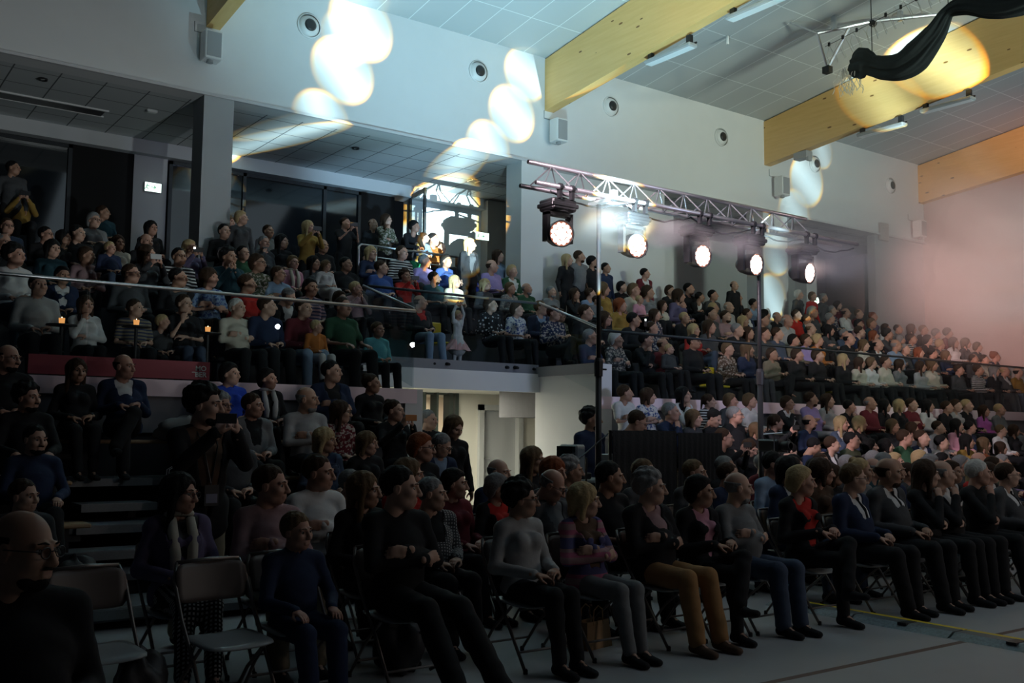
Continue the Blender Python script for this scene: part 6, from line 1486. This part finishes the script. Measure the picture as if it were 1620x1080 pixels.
def phone(s, p, nm, lit=None):
    w = (p['wr'][0] + p['wr'][1]) / 2 + np.array([0, -0.055, 0.085]); q = np.array([s['x'], s['y'], s['z']]) + w * s['s']
    col = {'orange': (0.45, 0.16, 0.03)}.get(nm, (0.02, 0.02, 0.022)) if nm != 'white' else (0.5, 0.5, 0.5)
    t = tag(MB().bbox(-0.075, -0.005, -0.037, 0.075, 0.005, 0.037, 0.004).build('phone', mat('phone_' + nm, col, 0.35)), ('%s phone held up by the %s' % (nm, s['label'])).replace('phone held up by the person', 'phone held by person'), 'phone', 'phones held up in the audience')
    t['label'] = ' '.join(t['label'].split(',')[0].split()[:14])
    MB().box(-0.070, 0.005, -0.033, 0.070, 0.0062, 0.033).build('screen', emat('phone_screen', (0.5, 0.6, 0.8), 0.35), t)
    if lit: MB().lathe([(0, 0.003), (0.012, 0.0)], 12, ((-0.055, -0.0055, 0.02), (0, -1, 0))).build('flash', emat('flash_led', (1.0, 0.95, 0.98), 420.0), t)
    t.location = q; t.rotation_euler = (0, 0, math.radians(-8)); return t
rndb = random.Random(5); FIG = {}
for s in KEEP:
    d = dist(s); lod = 0 if d < 12.2 and s['row'][0] not in 'gmwd' else (1 if d < 19 else 2)
    fl = s['fl'].replace('^', '').replace('h', ''); pitch = 28 if 'd' in fl else (4 if lod == 0 else 0); fl2 = fl.replace('d', '')
    o, p = person(s['x'], s['y'], s['z'], s['s'], rndb.uniform(-0.06, 0.10), s['hair'], s['top'], s['bot'], s['ps'], fl2, lod, rndb, pitch, yaw_of(s, rndb))
    tag(o, s['label'], 'person', GRP[region(s)]); FIG[(s['px'], s['py'])] = (o, p, s)
    if s['ps'] in ('P', 'SP'): phone(s, p, 'orange' if s['px'] == 626 else ('white' if s['px'] == 235 else 'black'), lit=s['px'] == 302)
# tutu of the small dancer, lanyard of the filming man
if (723, 500) in FIG:
    o, p, s = FIG[(723, 500)]; vs = []; fs = []; n = 60
    for j in range(7):
        for i in range(n):
            a = 2 * PI * i / n; r = 0.17 + j * 0.045; w = 1 + 0.10 * math.sin(a * 11 + j) * j / 6; vs.append((r * w * math.cos(a), r * w * math.sin(a) * 0.8, 0.90 - j * 0.062 + 0.012 * math.sin(a * 7)))
    for j in range(6):
        for i in range(n): fs.append((j * n + i, j * n + (i + 1) % n, (j + 1) * n + (i + 1) % n, (j + 1) * n + i))
    t = MB().add(vs, fs).build('tutu', mat('pink_tulle', (0.62, 0.34, 0.34), 0.9, noise=0.15, scale=20), o, smooth=True)
if (320, 645) in FIG:
    o, p, s = FIG[(320, 645)]; nk = p['neck']
    m_ = MB(); m_.tube([tuple(nk + [-0.07, -0.02, 0.02]), tuple(nk + [-0.05, -0.14, -0.12]), tuple(nk + [0, -0.17, -0.38])], 0.005, 6).tube([tuple(nk + [0.07, -0.02, 0.02]), tuple(nk + [0.05, -0.14, -0.12]), tuple(nk + [0, -0.17, -0.38])], 0.005, 6)
    m_.box(-0.05, nk[1] - 0.185, nk[2] - 0.52, 0.05, nk[1] - 0.178, nk[2] - 0.38); m_.build('lanyard', blackp, o)
    MB().box(-0.04, nk[1] - 0.187, nk[2] - 0.50, 0.04, nk[1] - 0.185, nk[2] - 0.44).build('badge', mat('badge_print', (0.20, 0.20, 0.28), 0.5), o)
# flash of a phone seen in the right gallery
q = atY(1021, 510, 13.3); t = tag(MB().bbox(-0.037, -0.005, -0.075, 0.037, 0.005, 0.075, 0.004).build('phone', mat('phone_black', (0.02, 0.02, 0.022), 0.35)), 'phone with a bright flash light shining in the right gallery', 'phone', 'phones held up in the audience'); t.location = q
MB().lathe([(0, 0.003), (0.014, 0.0)], 12, ((0, -0.0055, 0.05), (0, -1, 0))).build('flash', emat('flash_led', (1.0, 0.95, 0.98), 420.0), t)
# the farthest seats in the haze: one mass
if REST:
    VV = []; FF = []; MI = []; mats = []; nb = 0
    def madd(me, M, m):
        global nb
        n = len(me.vertices); co = np.empty(n * 3, np.float32); me.vertices.foreach_get('co', co); M = np.array(M); co = co.reshape(-1, 3) @ M[:3, :3].T + M[:3, 3]
        VV.append(co)
        if m not in mats: mats.append(m)
        k = mats.index(m)
        for pl in me.polygons: FF.append(tuple(nb + v for v in pl.vertices)); MI.append(k)
        nb += n
    for s in REST:
        n0 = len(PEOPLE); o, p = person(s['x'], s['y'], s['z'], s['s'], rndb.uniform(-0.06, 0.1), s['hair'], s['top'], s['bot'], s['ps'], '', 2, rndb, 0, None)
        base = Matrix.Translation(o.location) @ Matrix.Rotation(o.rotation_euler.z, 4, 'Z') @ Matrix.Scale(o.scale.x, 4)
        for q in [o] + list(o.children):
            madd(q.data, base if q is o else base @ q.matrix_basis, q.material_slots[0].material)
        for q in list(o.children): bpy.data.objects.remove(q)
        bpy.data.objects.remove(o); PEOPLE.pop()
    me = bpy.data.meshes.new('crowd'); me.from_pydata(np.concatenate(VV).tolist(), [], FF)
    for m in mats: me.materials.append(m)
    me.polygons.foreach_set('material_index', MI); me.polygons.foreach_set('use_smooth', [True] * len(FF)); me.update()
    c = bpy.data.objects.new('crowd', me); COL.objects.link(c); tag(c, 'farthest seated audience at the far right, blurred by haze', 'crowd', None, 'stuff')
# ------------------------------------------------------------------ chairs under the floor audience
for x, y, lb in ((1.40, 5.62, 'empty folding chair at the left, next to the bald person in black'), (2.08, 5.58, 'empty folding chair right of the other empty one, before the person with the scarf')):
    put_chair(x, y, 0, lb, 'folding chairs on the hall floor', 0.10)
nrow = {}
for s in sorted([s for s in KEEP if s['row'] in ('x0', 'f0', 'f1', 'f2')], key=lambda s: (s['row'], s['x'])):
    nrow[s['row']] = nrow.get(s['row'], 0) + 1; k = nrow[s['row']] - 1; who, garment, ps = descr(s)
    if s['row'] == 'f2' and s['x'] > 9.5: continue
    od = ORD[k] + (' from left' if k else '')
    put_chair(s['x'], s['y'] - 0.02, 0, 'folding chair under %s in %s, %s, %s' % (who, garment, {'x0': 'nearest of all', 'f0': 'front row', 'f1': 'second row', 'f2': 'third row'}[s['row']], od), 'folding chairs on the hall floor', rndb.uniform(-.04, .08))
# yellow seats showing between people
for (px, py, Y, z, lb) in ((700, 548, 14.4, 2.66, 'yellow plastic seat beside the small dancer on the middle deck'), (1143, 612, 12.95, 2.06, 'yellow plastic seat in the front row of the right gallery'), (1322, 606, 12.95, 2.06, 'yellow plastic seat farther along the front row of right gallery')):
    q = atY(px, py, Y - 0.2); t = empty('gallery_seat', (q[0], Y, z), 0, lb, 'seat', 'yellow gallery seats')
    MB().bbox(-0.21, -0.22, 0.40, 0.21, 0.20, 0.44, 0.02).build('seat', yellowp, t); MB().bbox(-0.21, 0.18, 0.44, 0.21, 0.22, 0.80, 0.018).build('backrest', yellowp, t)
    for sx in (-.18, .18): MB().box(sx - .015, -0.02, 0, sx + .015, 0.05, 0.4).build('leg', blackm, t)
